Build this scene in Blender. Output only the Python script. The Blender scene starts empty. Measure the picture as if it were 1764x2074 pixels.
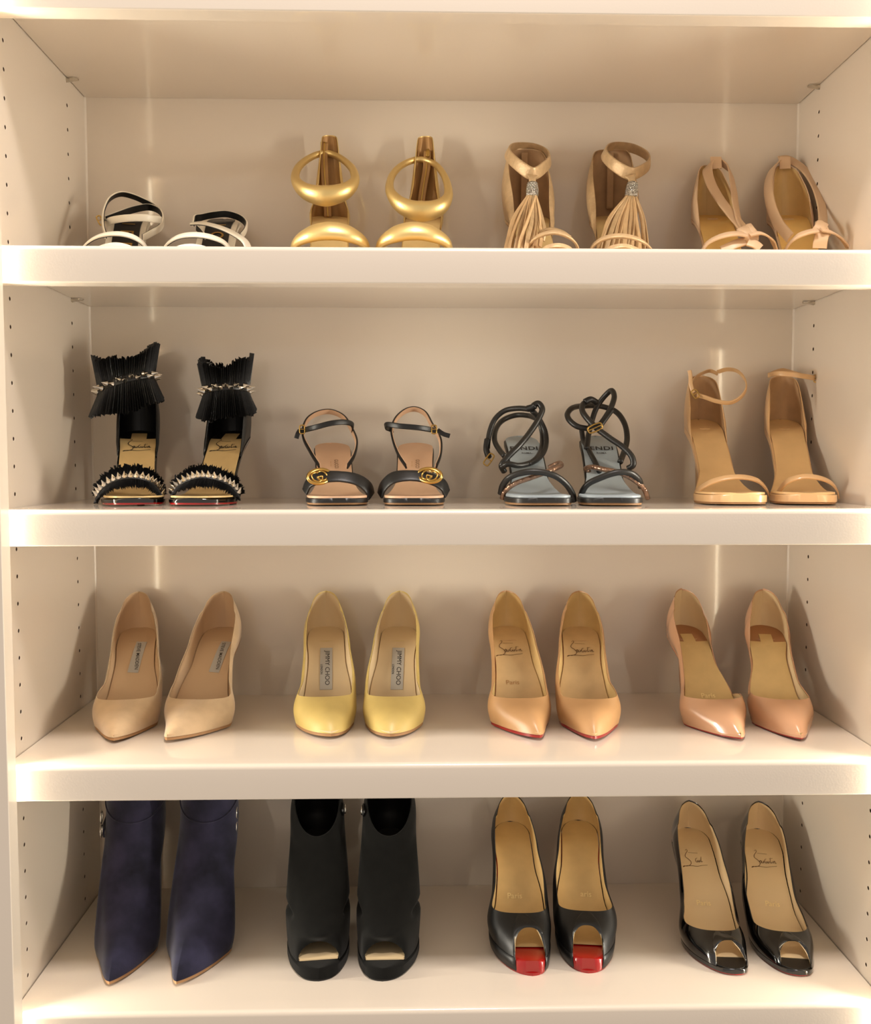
import bpy, bmesh, math, random
import numpy as np
from mathutils import Vector, Matrix
random.seed(7)
SC = bpy.context.scene
COL = SC.collection

# ------------------------------------------------------------------ camera
CAM_P = np.array([-0.0439, -1.0258, 0.62426])
YAW, PITCH, ROLL, FPX = 0.02293, -0.05869, -0.00007, 1860.7
def cam_axes():
    f = np.array([math.sin(YAW)*math.cos(PITCH), math.cos(YAW)*math.cos(PITCH), math.sin(PITCH)])
    r = np.array([math.cos(YAW), -math.sin(YAW), 0.0]); d = np.cross(f, r)
    return r*math.cos(ROLL)+d*math.sin(ROLL), d*math.cos(ROLL)-r*math.sin(ROLL), f
C_R, C_D, C_F = cam_axes()
cd = bpy.data.cameras.new('camera'); cam = bpy.data.objects.new('camera', cd); COL.objects.link(cam)
cd.sensor_fit = 'HORIZONTAL'; cd.sensor_width = 36.0; cd.lens = 36.0*FPX/1764.0
cd.clip_start = 0.02; cd.clip_end = 50
cam.matrix_world = Matrix(((C_R[0], -C_D[0], -C_F[0], CAM_P[0]), (C_R[1], -C_D[1], -C_F[1], CAM_P[1]),
                           (C_R[2], -C_D[2], -C_F[2], CAM_P[2]), (0, 0, 0, 1)))
SC.camera = cam

# ------------------------------------------------------------------ light
SC.view_settings.view_transform = 'Standard'; SC.view_settings.look = 'None'
SC.view_settings.gamma = 1.0; SC.view_settings.use_curve_mapping = False
SC.view_settings.exposure = -0.12
wd = bpy.data.worlds.new('room_light'); SC.world = wd; wd.use_nodes = True
bg = wd.node_tree.nodes['Background']; bg.inputs[0].default_value = (1.0, 0.88, 0.77, 1); bg.inputs[1].default_value = 0.65
LED = (1.0, 0.93, 0.79)
STRIP_W = 2.7      # watts of the lensed beam; the diffuser's own glow is the spill
ROOM_W = 45.0

def area_light(name, loc, direction, sx, sy, power, color, spread=math.pi):
    l = bpy.data.lights.new(name, 'AREA'); l.shape = 'RECTANGLE'; l.size = sx; l.size_y = sy
    l.energy = power; l.color = color; l.spread = spread
    o = bpy.data.objects.new(name, l); COL.objects.link(o); o.location = loc
    z = -Vector(direction).normalized(); y = Vector((0, 0, 1)) if abs(z.z) < .9 else Vector((0, 1, 0))
    x = y.cross(z).normalized(); y = z.cross(x)
    o.matrix_world = Matrix(((x.x, y.x, z.x, loc[0]), (x.y, y.y, z.y, loc[1]), (x.z, y.z, z.z, loc[2]), (0, 0, 0, 1)))
    return o
HW = 0.5067            # half inner width of the bookcase
DEP = 0.3084           # back panel depth
PITCH_Z = 0.2893
FLOOR = {'D': -0.0118, 'C': 0.2775, 'B': 0.5667, 'A': 0.8565, 'T': 1.147}
for sgn, nm in ((-1, 'left'), (1, 'right')):
    area_light('strip_beam_'+nm, (sgn*(HW-0.0035), -0.0009, 0.60), (-sgn, 0.16, 0), 0.0016, 1.34, STRIP_W, LED, math.radians(66))
area_light('ceiling_light', (0.1, -0.85, 2.35), (0, 0.0, -1), 0.3, 0.3, ROOM_W, (1.0, 0.92, 0.88))

# ------------------------------------------------------------------ helpers
def lin(c):
    return tuple(((v/12.92) if v <= .04045 else ((v+.055)/1.055)**2.4) for v in c)
def at(px, py, y):
    d = C_F + C_R*(px-882)/FPX + C_D*(py-1037)/FPX
    return CAM_P + d*((y-CAM_P[1])/d[1])

MATS = {}
def mat(name, srgb, rough=.5, metal=0.0, coat=0.0, bump=0.0, scale=300.0, var=0.0, vscale=40.0, sheen=0.0,
        spec=0.5, srgb2=None, kind='noise', subsurf=0.0, coat_rough=.05, emit=0.0):
    if name in MATS: return MATS[name]
    m = bpy.data.materials.new(name); m.use_nodes = True; nt = m.node_tree; b = nt.nodes['Principled BSDF']
    c = lin(srgb)
    b.inputs['Base Color'].default_value = (*c, 1); b.inputs['Roughness'].default_value = rough
    b.inputs['Metallic'].default_value = metal; b.inputs['Specular IOR Level'].default_value = spec
    b.inputs['Coat Weight'].default_value = coat; b.inputs['Coat Roughness'].default_value = coat_rough
    if sheen: b.inputs['Sheen Weight'].default_value = sheen; b.inputs['Sheen Roughness'].default_value = .4
    if emit:
        b.inputs['Emission Color'].default_value = (*c, 1); b.inputs['Emission Strength'].default_value = emit
    tc = nt.nodes.new('ShaderNodeTexCoord')
    if var:
        n = nt.nodes.new('ShaderNodeTexNoise'); n.inputs['Scale'].default_value = vscale; n.inputs['Detail'].default_value = 5
        nt.links.new(tc.outputs['Object'], n.inputs['Vector'])
        r = nt.nodes.new('ShaderNodeValToRGB'); r.color_ramp.elements[0].position = .32; r.color_ramp.elements[1].position = .68
        c2 = lin(srgb2) if srgb2 else tuple(max(0, v*(1-var)) for v in c)
        c1 = c if srgb2 else tuple(min(1, v*(1+var*.6)) for v in c)
        r.color_ramp.elements[0].color = (*c2, 1); r.color_ramp.elements[1].color = (*c1, 1)
        nt.links.new(n.outputs['Fac'], r.inputs['Fac']); nt.links.new(r.outputs['Color'], b.inputs['Base Color'])
    if bump:
        if kind == 'voronoi':
            t = nt.nodes.new('ShaderNodeTexVoronoi'); out = t.outputs['Distance']
        else:
            t = nt.nodes.new('ShaderNodeTexNoise'); t.inputs['Detail'].default_value = 4; out = t.outputs['Fac']
        t.inputs['Scale'].default_value = scale
        nt.links.new(tc.outputs['Object'], t.inputs['Vector'])
        bp = nt.nodes.new('ShaderNodeBump'); bp.inputs['Strength'].default_value = bump; bp.inputs['Distance'].default_value = .001
        nt.links.new(out, bp.inputs['Height']); nt.links.new(bp.outputs['Normal'], b.inputs['Normal'])
    MATS[name] = m
    return m

def obj(name, verts, faces, m, parent=None, smooth=True, bevel=0.0, angle=None, segs=2):
    me = bpy.data.meshes.new(name); me.from_pydata([tuple(map(float, v)) for v in verts], [], [tuple(map(int, f)) for f in faces])
    bm = bmesh.new(); bm.from_mesh(me)
    bmesh.ops.remove_doubles(bm, verts=bm.verts, dist=1e-6)
    bmesh.ops.dissolve_degenerate(bm, edges=bm.edges, dist=1e-7)
    bmesh.ops.recalc_face_normals(bm, faces=bm.faces); bm.to_mesh(me); bm.free()
    me.materials.append(m)
    o = bpy.data.objects.new(name, me); COL.objects.link(o)
    if parent: o.parent = parent
    if smooth: me.polygons.foreach_set('use_smooth', [True]*len(me.polygons))
    if smooth and angle: me.set_sharp_from_angle(angle=math.radians(angle))
    if bevel:
        md = o.modifiers.new('bevel', 'BEVEL'); md.width = bevel; md.segments = segs; md.limit_method = 'ANGLE'; md.harden_normals = False
    return o

class Bag:
    """collects several shapes for ONE mesh object"""
    def __init__(s): s.v = []; s.f = []
    def add(s, v, f):
        n = len(s.v); s.v += [tuple(p) for p in v]; s.f += [tuple(i+n for i in q) for q in f]
    def box(s, a, b):
        (x0, y0, z0), (x1, y1, z1) = a, b
        s.add([(x0,y0,z0),(x1,y0,z0),(x1,y1,z0),(x0,y1,z0),(x0,y0,z1),(x1,y0,z1),(x1,y1,z1),(x0,y1,z1)],
              [(0,3,2,1),(4,5,6,7),(0,1,5,4),(1,2,6,5),(2,3,7,6),(3,0,4,7)])
    def make(s, name, m, parent=None, **k): return obj(name, s.v, s.f, m, parent, **k)

def tag(o, label=None, cat=None, group=None, kind=None):
    if label: o['label'] = label
    if cat: o['category'] = cat
    if group: o['group'] = group
    if kind: o['kind'] = kind
    return o
def empty(name, loc, rz=0):
    o = bpy.data.objects.new(name, None); COL.objects.link(o); o.location = loc; o.rotation_euler = (0, 0, rz); o.empty_display_size = .02
    return o

def pchip(xs, ys):
    x = np.array(xs, float); y = np.array(ys, float); h = np.diff(x); dl = np.diff(y)/h; d = np.zeros_like(x)
    for k in range(1, len(x)-1):
        if dl[k-1]*dl[k] > 0:
            w1 = 2*h[k]+h[k-1]; w2 = h[k]+2*h[k-1]; d[k] = (w1+w2)/(w1/dl[k-1]+w2/dl[k])
    def end(h0, h1, d0, d1):
        v = ((2*h0+h1)*d0-h0*d1)/(h0+h1)
        if v*d0 <= 0: return 0.0
        if d0*d1 <= 0 and abs(v) > 3*abs(d0): return 3*d0
        return v
    if len(x) > 2:
        d[0] = end(h[0], h[1], dl[0], dl[1]); d[-1] = end(h[-1], h[-2], dl[-1], dl[-2])
    else: d[:] = dl[0]
    def fn(q):
        q = np.clip(np.asarray(q, float), x[0], x[-1]); k = np.clip(np.searchsorted(x, q, side='right')-1, 0, len(x)-2)
        t = (q-x[k])/h[k]
        return (1+2*t)*(1-t)**2*y[k]+t*(1-t)**2*h[k]*d[k]+t*t*(3-2*t)*y[k+1]+t*t*(t-1)*h[k]*d[k+1]
    return fn

def catmull(P, n=8, closed=False):
    P = np.array(P, float); out = []; m = len(P)
    if closed: Q = np.vstack([P[-1], P, P[0], P[1]]); segs = m
    else: Q = np.vstack([2*P[0]-P[1], P, 2*P[-1]-P[-2]]); segs = m-1
    for i in range(segs):
        a, b, c, d = Q[i], Q[i+1], Q[i+2], Q[i+3]
        # centripetal parameterisation keeps the curve from looping
        t0 = 0; t1 = t0+max(1e-6, np.linalg.norm(b-a)**.5); t2 = t1+max(1e-6, np.linalg.norm(c-b)**.5); t3 = t2+max(1e-6, np.linalg.norm(d-c)**.5)
        for k in range(n):
            t = t1+(t2-t1)*k/n
            A1 = a*(t1-t)/(t1-t0)+b*(t-t0)/(t1-t0); A2 = b*(t2-t)/(t2-t1)+c*(t-t1)/(t2-t1); A3 = c*(t3-t)/(t3-t2)+d*(t-t2)/(t3-t2)
            B1 = A1*(t2-t)/(t2-t0)+A2*(t-t0)/(t2-t0); B2 = A2*(t3-t)/(t3-t1)+A3*(t-t1)/(t3-t1)
            out.append(B1*(t2-t)/(t2-t1)+B2*(t-t1)/(t2-t1))
    if not closed: out.append(P[-1])
    return np.array(out)

def unit(v):
    n = np.linalg.norm(v, axis=-1, keepdims=True); return v/np.maximum(n, 1e-9)

def sweep(path, width, thick, center=None, normal=None, closed=False, profile='flat', n=8, raw=False, nseg=10):
    """strap / tube swept along a path; width lies across the path in the surface, thick along the outward normal.
    center: a point (or N points) the outward normal points away from; normal: explicit normals at the control points."""
    P = np.array(path, float) if raw else catmull(path, n, closed)
    N = len(P); T = np.gradient(P, axis=0)
    if closed: T = np.roll(P, -1, 0)-np.roll(P, 1, 0)
    T = unit(T)
    if normal is not None:
        nn = np.array(normal, float)
        if nn.ndim == 1: nn = np.repeat(nn[None], N, 0)
        elif len(nn) != N: nn = catmull(nn, n, closed)[:N] if not raw else nn
    else:
        cc = np.array(center, float)
        if cc.ndim == 1: cc = np.repeat(cc[None], N, 0)
        elif len(cc) != N: cc = catmull(cc, n, closed)[:N]
        nn = P-cc
    nn = nn-T*np.sum(nn*T, 1, keepdims=True); nn = unit(nn); ww = np.cross(T, nn)
    w = np.interp(np.linspace(0, 1, N), np.linspace(0, 1, len(np.atleast_1d(width))), np.atleast_1d(width))/2
    th = np.interp(np.linspace(0, 1, N), np.linspace(0, 1, len(np.atleast_1d(thick))), np.atleast_1d(thick))/2
    if profile == 'flat':
        r = .35
        sec = [(-1, -1+.0), (-.5, -1.0), (0, -1), (.5, -1), (1, -1), (1.0, 0), (.96, .7), (.86, 1), (.45, 1.12), (0, 1.15), (-.45, 1.12), (-.86, 1), (-.96, .7), (-1, 0)]
    else:
        sec = [(math.cos(a), math.sin(a)) for a in np.linspace(0, 2*math.pi, nseg, endpoint=False)]
    V = []; F = []; m = len(sec)
    for i in range(N):
        for a, b in sec: V.append(P[i]+ww[i]*w[i]*a+nn[i]*th[i]*b)
    R = N if closed else N-1
    for i in range(R):
        for k in range(m):
            j = (i+1) % N; F.append((i*m+k, j*m+k, j*m+(k+1) % m, i*m+(k+1) % m))
    if not closed:
        F.append(tuple(range(m-1, -1, -1))); F.append(tuple((N-1)*m+k for k in range(m)))
    return V, F

def loft(rings, cap=True):
    V = []; F = []; m = len(rings[0])
    for r in rings: V += [tuple(p) for p in r]
    for i in range(len(rings)-1):
        for k in range(m): F.append((i*m+k, i*m+(k+1) % m, (i+1)*m+(k+1) % m, (i+1)*m+k))
    if cap: F.append(tuple(range(m-1, -1, -1))); F.append(tuple((len(rings)-1)*m+k for k in range(m)))
    return V, F
def dring(cx, cy, z, hx, hyb, hyf, n=20, tilt=0.0):
    """a heel section: round at the back (+y), flat on the breast (-y)"""
    out = []
    for a in np.linspace(0, 2*math.pi, n, endpoint=False):
        c, s = math.cos(a), math.sin(a)
        if s >= 0: x = hx*c; y = hyb*s
        else: x = hx*math.copysign(abs(c)**.45, c); y = hyf*s*.9
        out.append((cx+x, cy+y, z+tilt*y))
    return out
# ------------------------------------------------------------------ structure
PAINT = mat('satin_paint', (.86, .81, .745), rough=.34, coat=1.0, coat_rough=.07, bump=.06, scale=420, spec=.3)
HOLE = mat('bored_hole', (.30, .22, .16), rough=.9)
DIFF = mat('lamp_diffuser', (1.0, .93, .80), rough=.6, emit=27.0)
METAL = mat('nickel', (.80, .77, .72), rough=.25, metal=1.0)
STEEL = mat('polished_steel', (.86, .84, .80), rough=.18, metal=1.0)
GOLDM = mat('antique_brass', (.74, .60, .33), rough=.28, metal=1.0)

def pin_wall(name, sgn):
    """side panel, its inner face bored with two columns of shelf pin holes"""
    x0 = sgn*HW; x1 = sgn*(HW+.019); z0, z1 = -.30, 1.30; ya, yb = -.0123, DEP+.012
    b = Bag(); V = []; F = []
    pins = [(0.0500, i) for i in range(-1, 44)]
    zp = lambda i: .288+.032*25.2-i*.032
    ycols = [.0500, .2417]; hs = .012
    def quad(y0, y1, za, zb):
        n = len(V); V.extend([(x0, y0, za), (x0, y1, za), (x0, y1, zb), (x0, y0, zb)]); F.append((n, n+1, n+2, n+3))
    H = []; HF = []
    idx = list(range(-1, 42)); zt = zp(-1)+.016; zb_ = zp(41)-.016
    ys = [ya, ycols[0]-hs, ycols[0]+hs, ycols[1]-hs, ycols[1]+hs, yb]
    for k in range(5):
        quad(ys[k], ys[k+1], zt, z1); quad(ys[k], ys[k+1], z0, zb_)
        if k in (1, 3):
            yc = ycols[(k-1)//2]
            for i in idx:
                zc = zp(i); r = .0024; n = len(V)
                ang = [math.pi/4*j for j in range(8)]
                outer = []
                for a in ang:
                    c, s = math.cos(a), math.sin(a); q = max(abs(c), abs(s)); outer.append((x0, yc+hs*c/q, zc+.016*s/q))
                V.extend(outer)
                V.extend([(x0, yc+(r+.0005)*math.cos(a), zc+(r+.0005)*math.sin(a)) for a in ang])
                V.extend([(x0+sgn*.0004, yc+r*math.cos(a), zc+r*math.sin(a)) for a in ang])
                for j in range(8):
                    j2 = (j+1) % 8
                    F.append((n+j, n+j2, n+8+j2, n+8+j)); F.append((n+8+j, n+8+j2, n+16+j2, n+16+j))
                m = len(H); H.extend([(x0+sgn*.0004, yc+r*math.cos(a), zc+r*math.sin(a)) for a in ang])
                H.extend([(x0+sgn*.010, yc+r*math.cos(a), zc+r*math.sin(a)) for a in ang])
                for j in range(8): HF.append((m+j, m+(j+1) % 8, m+8+(j+1) % 8, m+8+j))
                HF.append(tuple(m+8+j for j in range(8)))
        else: quad(ys[k], ys[k+1], zb_, zt)
    # shell of the panel
    n = len(V); V.extend([(x0, ya, z0), (x0, yb, z0), (x0, yb, z1), (x0, ya, z1), (x1, ya, z0), (x1, yb, z0), (x1, yb, z1), (x1, ya, z1)])
    F.extend([(n+4, n+5, n+6, n+7), (n, n+4, n+7, n+3), (n+1, n+5, n+6, n+2), (n, n+1, n+5, n+4), (n+3, n+2, n+6, n+7)])
    me = bpy.data.meshes.new(name); nv = len(V)
    me.from_pydata(V+H, [], F+[tuple(i+nv for i in f) for f in HF]); me.materials.append(PAINT); me.materials.append(HOLE)
    for i, p in enumerate(me.polygons): p.material_index = 0 if i < len(F) else 1
    bm = bmesh.new(); bm.from_mesh(me); bmesh.ops.recalc_face_normals(bm, faces=bm.faces); bm.to_mesh(me); bm.free()
    o = bpy.data.objects.new(name, me); COL.objects.link(o); o['kind'] = 'structure'
    return o
pin_wall('wall_left', -1); pin_wall('wall_right', 1)
b = Bag(); b.box((-HW-.019, DEP, -.30), (HW+.019, DEP+.012, 1.30)); b.make('wall_back', PAINT, smooth=False)['kind'] = 'structure'
# quarter bead in the two back corners
for sgn, nm in ((-1, 'trim_1'), (1, 'trim_2')):
    r = .0022; x = sgn*HW; ring = [(x, DEP), (x, DEP-r), (x-sgn*r*.3, DEP-r*.8), (x-sgn*r*.8, DEP-r*.3), (x-sgn*r, DEP)]
    V, F = loft([[(p[0], p[1], z) for p in ring] for z in (-.30, 1.30)]); obj(nm, V, F, PAINT, smooth=False)['kind'] = 'structure'
# stiles in front, projecting inward past the side panels and hiding the lamp pockets
ST_IN = .4868
for sgn, nm in ((-1, 'trim_3'), (1, 'trim_4')):
    b = Bag(); xs = sorted((sgn*ST_IN, sgn*.60)); b.box((xs[0], -.034, -.30), (xs[1], -.0125, 1.30))
    b.make(nm, PAINT, smooth=False, bevel=.0008)['kind'] = 'structure'
    # lamp: an aluminium channel with a diffuser, standing behind the stile
    t = tag(empty('light_strip', (sgn*HW, -.0030, -.08)), ('slim vertical LED strip hidden behind the %s front stile' % ('left' if sgn < 0 else 'right')), 'light')
    ch = Bag(); xs = sorted((0, -sgn*.0016)); ch.box((xs[0], -.0028, 0), (xs[1], .0028, 1.36)); ch.make('channel', METAL, t, smooth=False)
    df = Bag(); xs = sorted((-sgn*.0016, -sgn*.0030)); df.box((xs[0], -.0020, .005), (xs[1], .0022, 1.355)); df.make('diffuser', DIFF, t, smooth=False)

SHELF_LABEL = {'T': 'painted top board with bright front lip above all the shoes, no shoes on it',
               'A': 'painted shelf board carrying the gold puffy and tassel sandals, topmost row of shoes',
               'B': 'painted shelf board carrying the black fringed sandals, second row of shoes from the top',
               'C': 'painted shelf board carrying beige, yellow and nude pumps, third row of shoes from the top',
               'D': 'lowest painted shelf board, carrying the navy and black ankle boots'}
G = .0012
for k, z in FLOOR.items():
    t = tag(empty('shelf', (0, 0, z-.0405)), SHELF_LABEL[k], 'shelf', 'painted shelf boards of the bookcase')
    b = Bag(); b.box((-HW+G, .0250, .0235), (HW-G, DEP-.0005, .0405)); b.make('board', PAINT, t, smooth=False)
    # front lip: rounded nosing profile
    prof = []
    y0, y1, zb, zt, rt, rb = 0, .025, 0, .0405, .0060, .0018
    for a in np.linspace(0, math.pi/2, 9): prof.append((y0+rt-rt*math.cos(a), zt-rt+rt*math.sin(a)))
    prof += [(y1, zt), (y1, zb+.0006), (y1-.0006, zb)]
    for a in np.linspace(0, math.pi/2, 5): prof.append((y0+rb-rb*math.sin(a), zb+rb-rb*math.cos(a)))
    V, F = loft([[(x, p[0], p[1]) for p in prof] for x in (-HW+G, HW-G)])
    obj('front_lip', V, F, PAINT, t, smooth=True, angle=40)
# spoon shaped shelf pins under the two upper boards
for (sgn, k, where) in ((-1, 'T', 'at the left wall under the top board'), (1, 'T', 'at the right wall under the top board'),
                        (-1, 'A', 'at the left wall under the board of the gold sandals'), (1, 'A', 'at the right wall under the board of the gold sandals')):
    zz = FLOOR[k]-.0405+.0235; x = sgn*HW
    t = tag(empty('shelf_pin', (x, .2417, zz)), 'small metal shelf pin '+where, 'shelf pin', 'shelf pins')
    rings = []
    for d, hy, z0, z1 in ((0.0, .0035, -.0048, -.0006), (.004, .0042, -.0034, -.0004), (.010, .0046, -.0026, -.0003), (.014, .0040, -.0022, -.0003), (.0155, .002, -.0018, -.0006)):
        rings.append([(-sgn*d, y*hy, z0 if s < 0 else z1) for y, s in ((-1, -1), (-.3, -1), (.3, -1), (1, -1), (1, 1), (.3, 1), (-.3, 1), (-1, 1))])
    V, F = loft(rings); obj('spoon', V, F, METAL, t, angle=50)
    V, F = loft([[(sgn*d, .0022*math.cos(a), -.0028+.0022*math.sin(a)) for a in np.linspace(0, 6.283, 8, endpoint=False)] for d in (-.001, .0090)])
    obj('peg', V, F, METAL, t)
# ------------------------------------------------------------------ shoe lasts
class Last:
    """one shoe standing on a shelf: the toe points at the room (-y); s runs from the toe tip (0) to the heel back (L)"""
    def __init__(s, name, row, toe, seat, label, group, cat, H=.100, L=.214, plat=.005, spring=.003, med=1, kind='pointed',
                 ball=.039, waist=.027, heelw=.0280, tip=0.0, bs=.070, seat_len=.050, wmul=1.0, flare=False):
        z = FLOOR[row]; dx, dy = seat[0]-toe[0], seat[1]-toe[1]
        s.yaw = math.atan2(-dx, dy); s.root = tag(empty(name, (toe[0], toe[1], z), s.yaw), label, cat, group)
        s.L, s.H, s.plat, s.med, s.bs = L, H, plat, med, bs
        s.inv = (Matrix.Translation((toe[0], toe[1], z)) @ Matrix.Rotation(s.yaw, 4, 'Z')).inverted()
        sb = bs; sl = L-seat_len
        s.z = pchip([0, sb*.45, sb*.95, sb+(sl-sb)*.28, sb+(sl-sb)*.62, sl, L-seat_len*.4, L],
                    [plat+spring, plat+spring*.25, plat, plat+(H-plat)*.17, plat+(H-plat)*.51, plat+(H-plat)*.815, H*.945, H*1.01])
        b, w, h = ball*wmul, waist*wmul, heelw*wmul
        if kind == 'pointed': f = [(0, .0), (.012, .10), (.05, .27), (.15, .56), (.25, .80), (.345, 1.0)]
        elif kind == 'blunt': f = [(0, .0), (.006, .13), (.03, .32), (.10, .60), (.20, .83), (.33, 1.0)]
        elif kind == 'almond': f = [(0, .0), (.006, .22), (.03, .46), (.10, .72), (.20, .91), (.33, 1.0)]
        elif kind == 'round': f = [(0, .16), (.004, .32), (.02, .56), (.06, .76), (.14, .93), (.29, 1.0)]
        else: f = [(0, .34), (.002, .44), (.012, .64), (.04, .84), (.10, .96), (.24, 1.0)]   # square
        tail = [(.52, None), (.64, None), (.80, None), (.90, None), (.955, None), (.988, None), (1.0, None)]
        def side(extra):
            X = [q for q, _ in f]+[.50, .66, .80, .885, .945, .983, .996, 1.0]
            Y = [b*v*(1+extra*.0) for _, v in f]+[b*.5+w*.5+extra*.004, w+extra*.002, h*.985, h*.97, h*.80, h*.46, h*.20, 0]
            if flare:      # open sandal: narrow waist that sweeps out to the ball
                X = [q*.27/f[-1][0] for q, _ in f]+[.34, .43, .52, .66]+X[-6:]; Y = Y[:len(f)]+[b*.78+w*.22, b*.30+w*.70, w, w]+Y[-6:]
            return pchip(np.array(X)*L, Y)
        s.wl = side(-1 if med > 0 else 1); s.wr = side(-1 if med < 0 else 1)
        s.tip = tip
        qq = np.linspace(0, L, 200); s._q = qq; s._a = np.concatenate([[0], np.cumsum(np.hypot(np.diff(qq), np.diff(s.z(qq))))])
        s.c = lambda q: tip*np.clip(1-np.asarray(q, float)/(sb*1.15), 0, 1)**2
    def along(s, s0, d):
        """the s that lies d further along the curved footbed"""
        return float(np.interp(np.interp(s0, s._q, s._a)+d, s._a, s._q))
    def w(s, sd, q): return (s.wr if sd > 0 else s.wl)(q)
    def foot(s, sd, q, inset=0.0, dz=0.0):
        q = np.asarray(q, float); x = s.c(q)+sd*np.maximum(s.w(sd, q)-inset, 0)
        return np.stack([x, q, s.z(q)+dz], -1)
    def local(s, P): return np.array([tuple(s.inv @ Vector(tuple(p))) for p in np.atleast_2d(P)])
    def px(s, pts):
        """strap control points given as (pixel x, pixel y, depth y in the room) -> local points"""
        return s.local([at(a, b, c) for a, b, c in pts])
    def ring(s, n=40, inset=0.0, a=0.0, b=1.0):
        """closed outline, right side from toe to heel, then left side back"""
        q = a*s.L+(b-a)*s.L*(1-np.cos(np.linspace(0, math.pi, n+1)))/2
        qi = np.clip(q, a*s.L+inset*.0, None)
        return q

    def plate(s, name, m, dz_top, thick, inset=0.0, s0=0.0, s1=1.0, crown=0.0, flat_bottom=None, n=44, nx=6, end_in=0.0, dome_edge=0.0, front=None):
        """thick plate following the footbed: insole, outsole, platform, sock"""
        q = (s0+(s1-s0)*(1-np.cos(np.linspace(0, math.pi, n+1)))/2)*s.L
        qa = q.copy()
        if end_in: qa = end_in+(s.L-2*end_in)*(q/s.L)
        u = np.linspace(-1, 1, 2*nx+1); V = []; F = []; m2 = len(u)
        top = []; bot = []
        for i in range(n+1):
            wl = max(float(s.w(-1, q[i]))-inset, 0); wr = max(float(s.w(1, q[i]))-inset, 0); c = float(s.c(q[i])); z = float(s.z(qa[i]))
            for uu in u:
                x = c+(wr if uu > 0 else wl)*uu
                zt = z+dz_top+crown*uu*uu-dome_edge*abs(uu)**6*min(1, max(wr, wl)/.01)
                yy = qa[i]
                zb = z+dz_top-thick if flat_bottom is None else min(zt-.0012, max(flat_bottom(qa[i]), 0))
                top.append((x, yy, zt)); bot.append((x, yy, zb))
        V = top+bot; N = len(top)
        for i in range(n):
            for k in range(m2-1):
                a = i*m2+k; F.append((a, a+1, a+m2+1, a+m2)); F.append((N+a, N+a+m2, N+a+m2+1, N+a+1))
            for k in (0, m2-1):
                a = i*m2+k; F.append((a, a+m2, N+a+m2, N+a))
        for i in (0, n):
            for k in range(m2-1):
                a = i*m2+k; F.append((a, N+a, N+a+1, a+1))
        return obj(name, V, F, m, s.root, angle=50)

    def stiletto(s, m, tip_m, top_w=.023, mid=.0062, tip=.0048, rake=.014, block=False, wide=.012, x0=0.0, dz=-.004):
        """heel under the seat, with a top piece"""
        L, H = s.L, s.H; zt = H+dz
        rings = []
        def seat_ring(k):   # follows the seat outline
            out = []
            for a in np.linspace(0, 2*math.pi, 20, endpoint=False):
                c, sn = math.cos(a), math.sin(a); yy = L-.0275+.0265*(sn if sn > 0 else sn*.62)
                out.append((s.c(yy)+top_w*math.copysign(abs(c)**.8, c), yy, float(s.z(min(yy, L)))+dz-.0008))
            return out
        rings.append(seat_ring(0))
        prof = [(.93, .80, .020, .0175), (.84, .58, .015, .014), (.72, .40, .0115, .0105), (.55, .30, .0085, .0085), (.35, .235, .0068, .0070), (.15, .20, .0056, .0058), (.035, .20, .0052, .0054)]
        for zf, wf, yb, yf in prof:
            z = zt*zf; back = L-.0035-rake*(1-zf)**.8
            if block:
                hw = wide*(1+.25*zf**3); hb = .014+.006*zf**2
                rings.append(dring(x0*(1-zf), back-hb, z, hw, hb, hb))
            else:
                hw = max(top_w*wf, mid if zf > .2 else tip); rings.append(dring(x0*(1-zf), back-yb*.98, z, hw, yb, yf))
        V, F = loft(rings[::-1]); h = obj('heel', V, F, m, s.root, angle=60)
        last = rings[-1]
        V, F = loft([[(x, y, 0.0) for x, y, z in last], [(x, y, last[0][2]) for x, y, z in last]])
        obj('top_piece', V, F, tip_m, h, angle=40)
        return h

    def upper(s, m, lining, sth, hT, corner=.024, n=3.0, N=64, M=14, top_inset=.003, back_lean=.007, e_toe=.60, bulge=.0045,
              hm=None, peep=None, thick=.0011, squeeze=((0,1.0),(.30,1.0),(.50,1.10),(.66,1.20),(.80,.97),(.90,.78),(1,.66)), round_toe=70, e_side=.92, throat_h=None, throat_tilt=0.0, lift=0.0, name='upper', crease=None, open_med=None, edge_m=None):
        """closed court-shoe upper between feather line and topline. hT: topline height over the footbed [(fraction, h)] (lateral),
        hm: the same for the medial side; peep=(half width, height, setback): open toe"""
        L = s.L; LT = L-back_lean
        hl = pchip([a*L for a, _ in hT], [b for _, b in hT]); hme = pchip([a*L for a, _ in hm], [b for _, b in hm]) if hm else hl
        sq = pchip([a*L for a, _ in squeeze], [b for _, b in squeeze])
        cols = []
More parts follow.
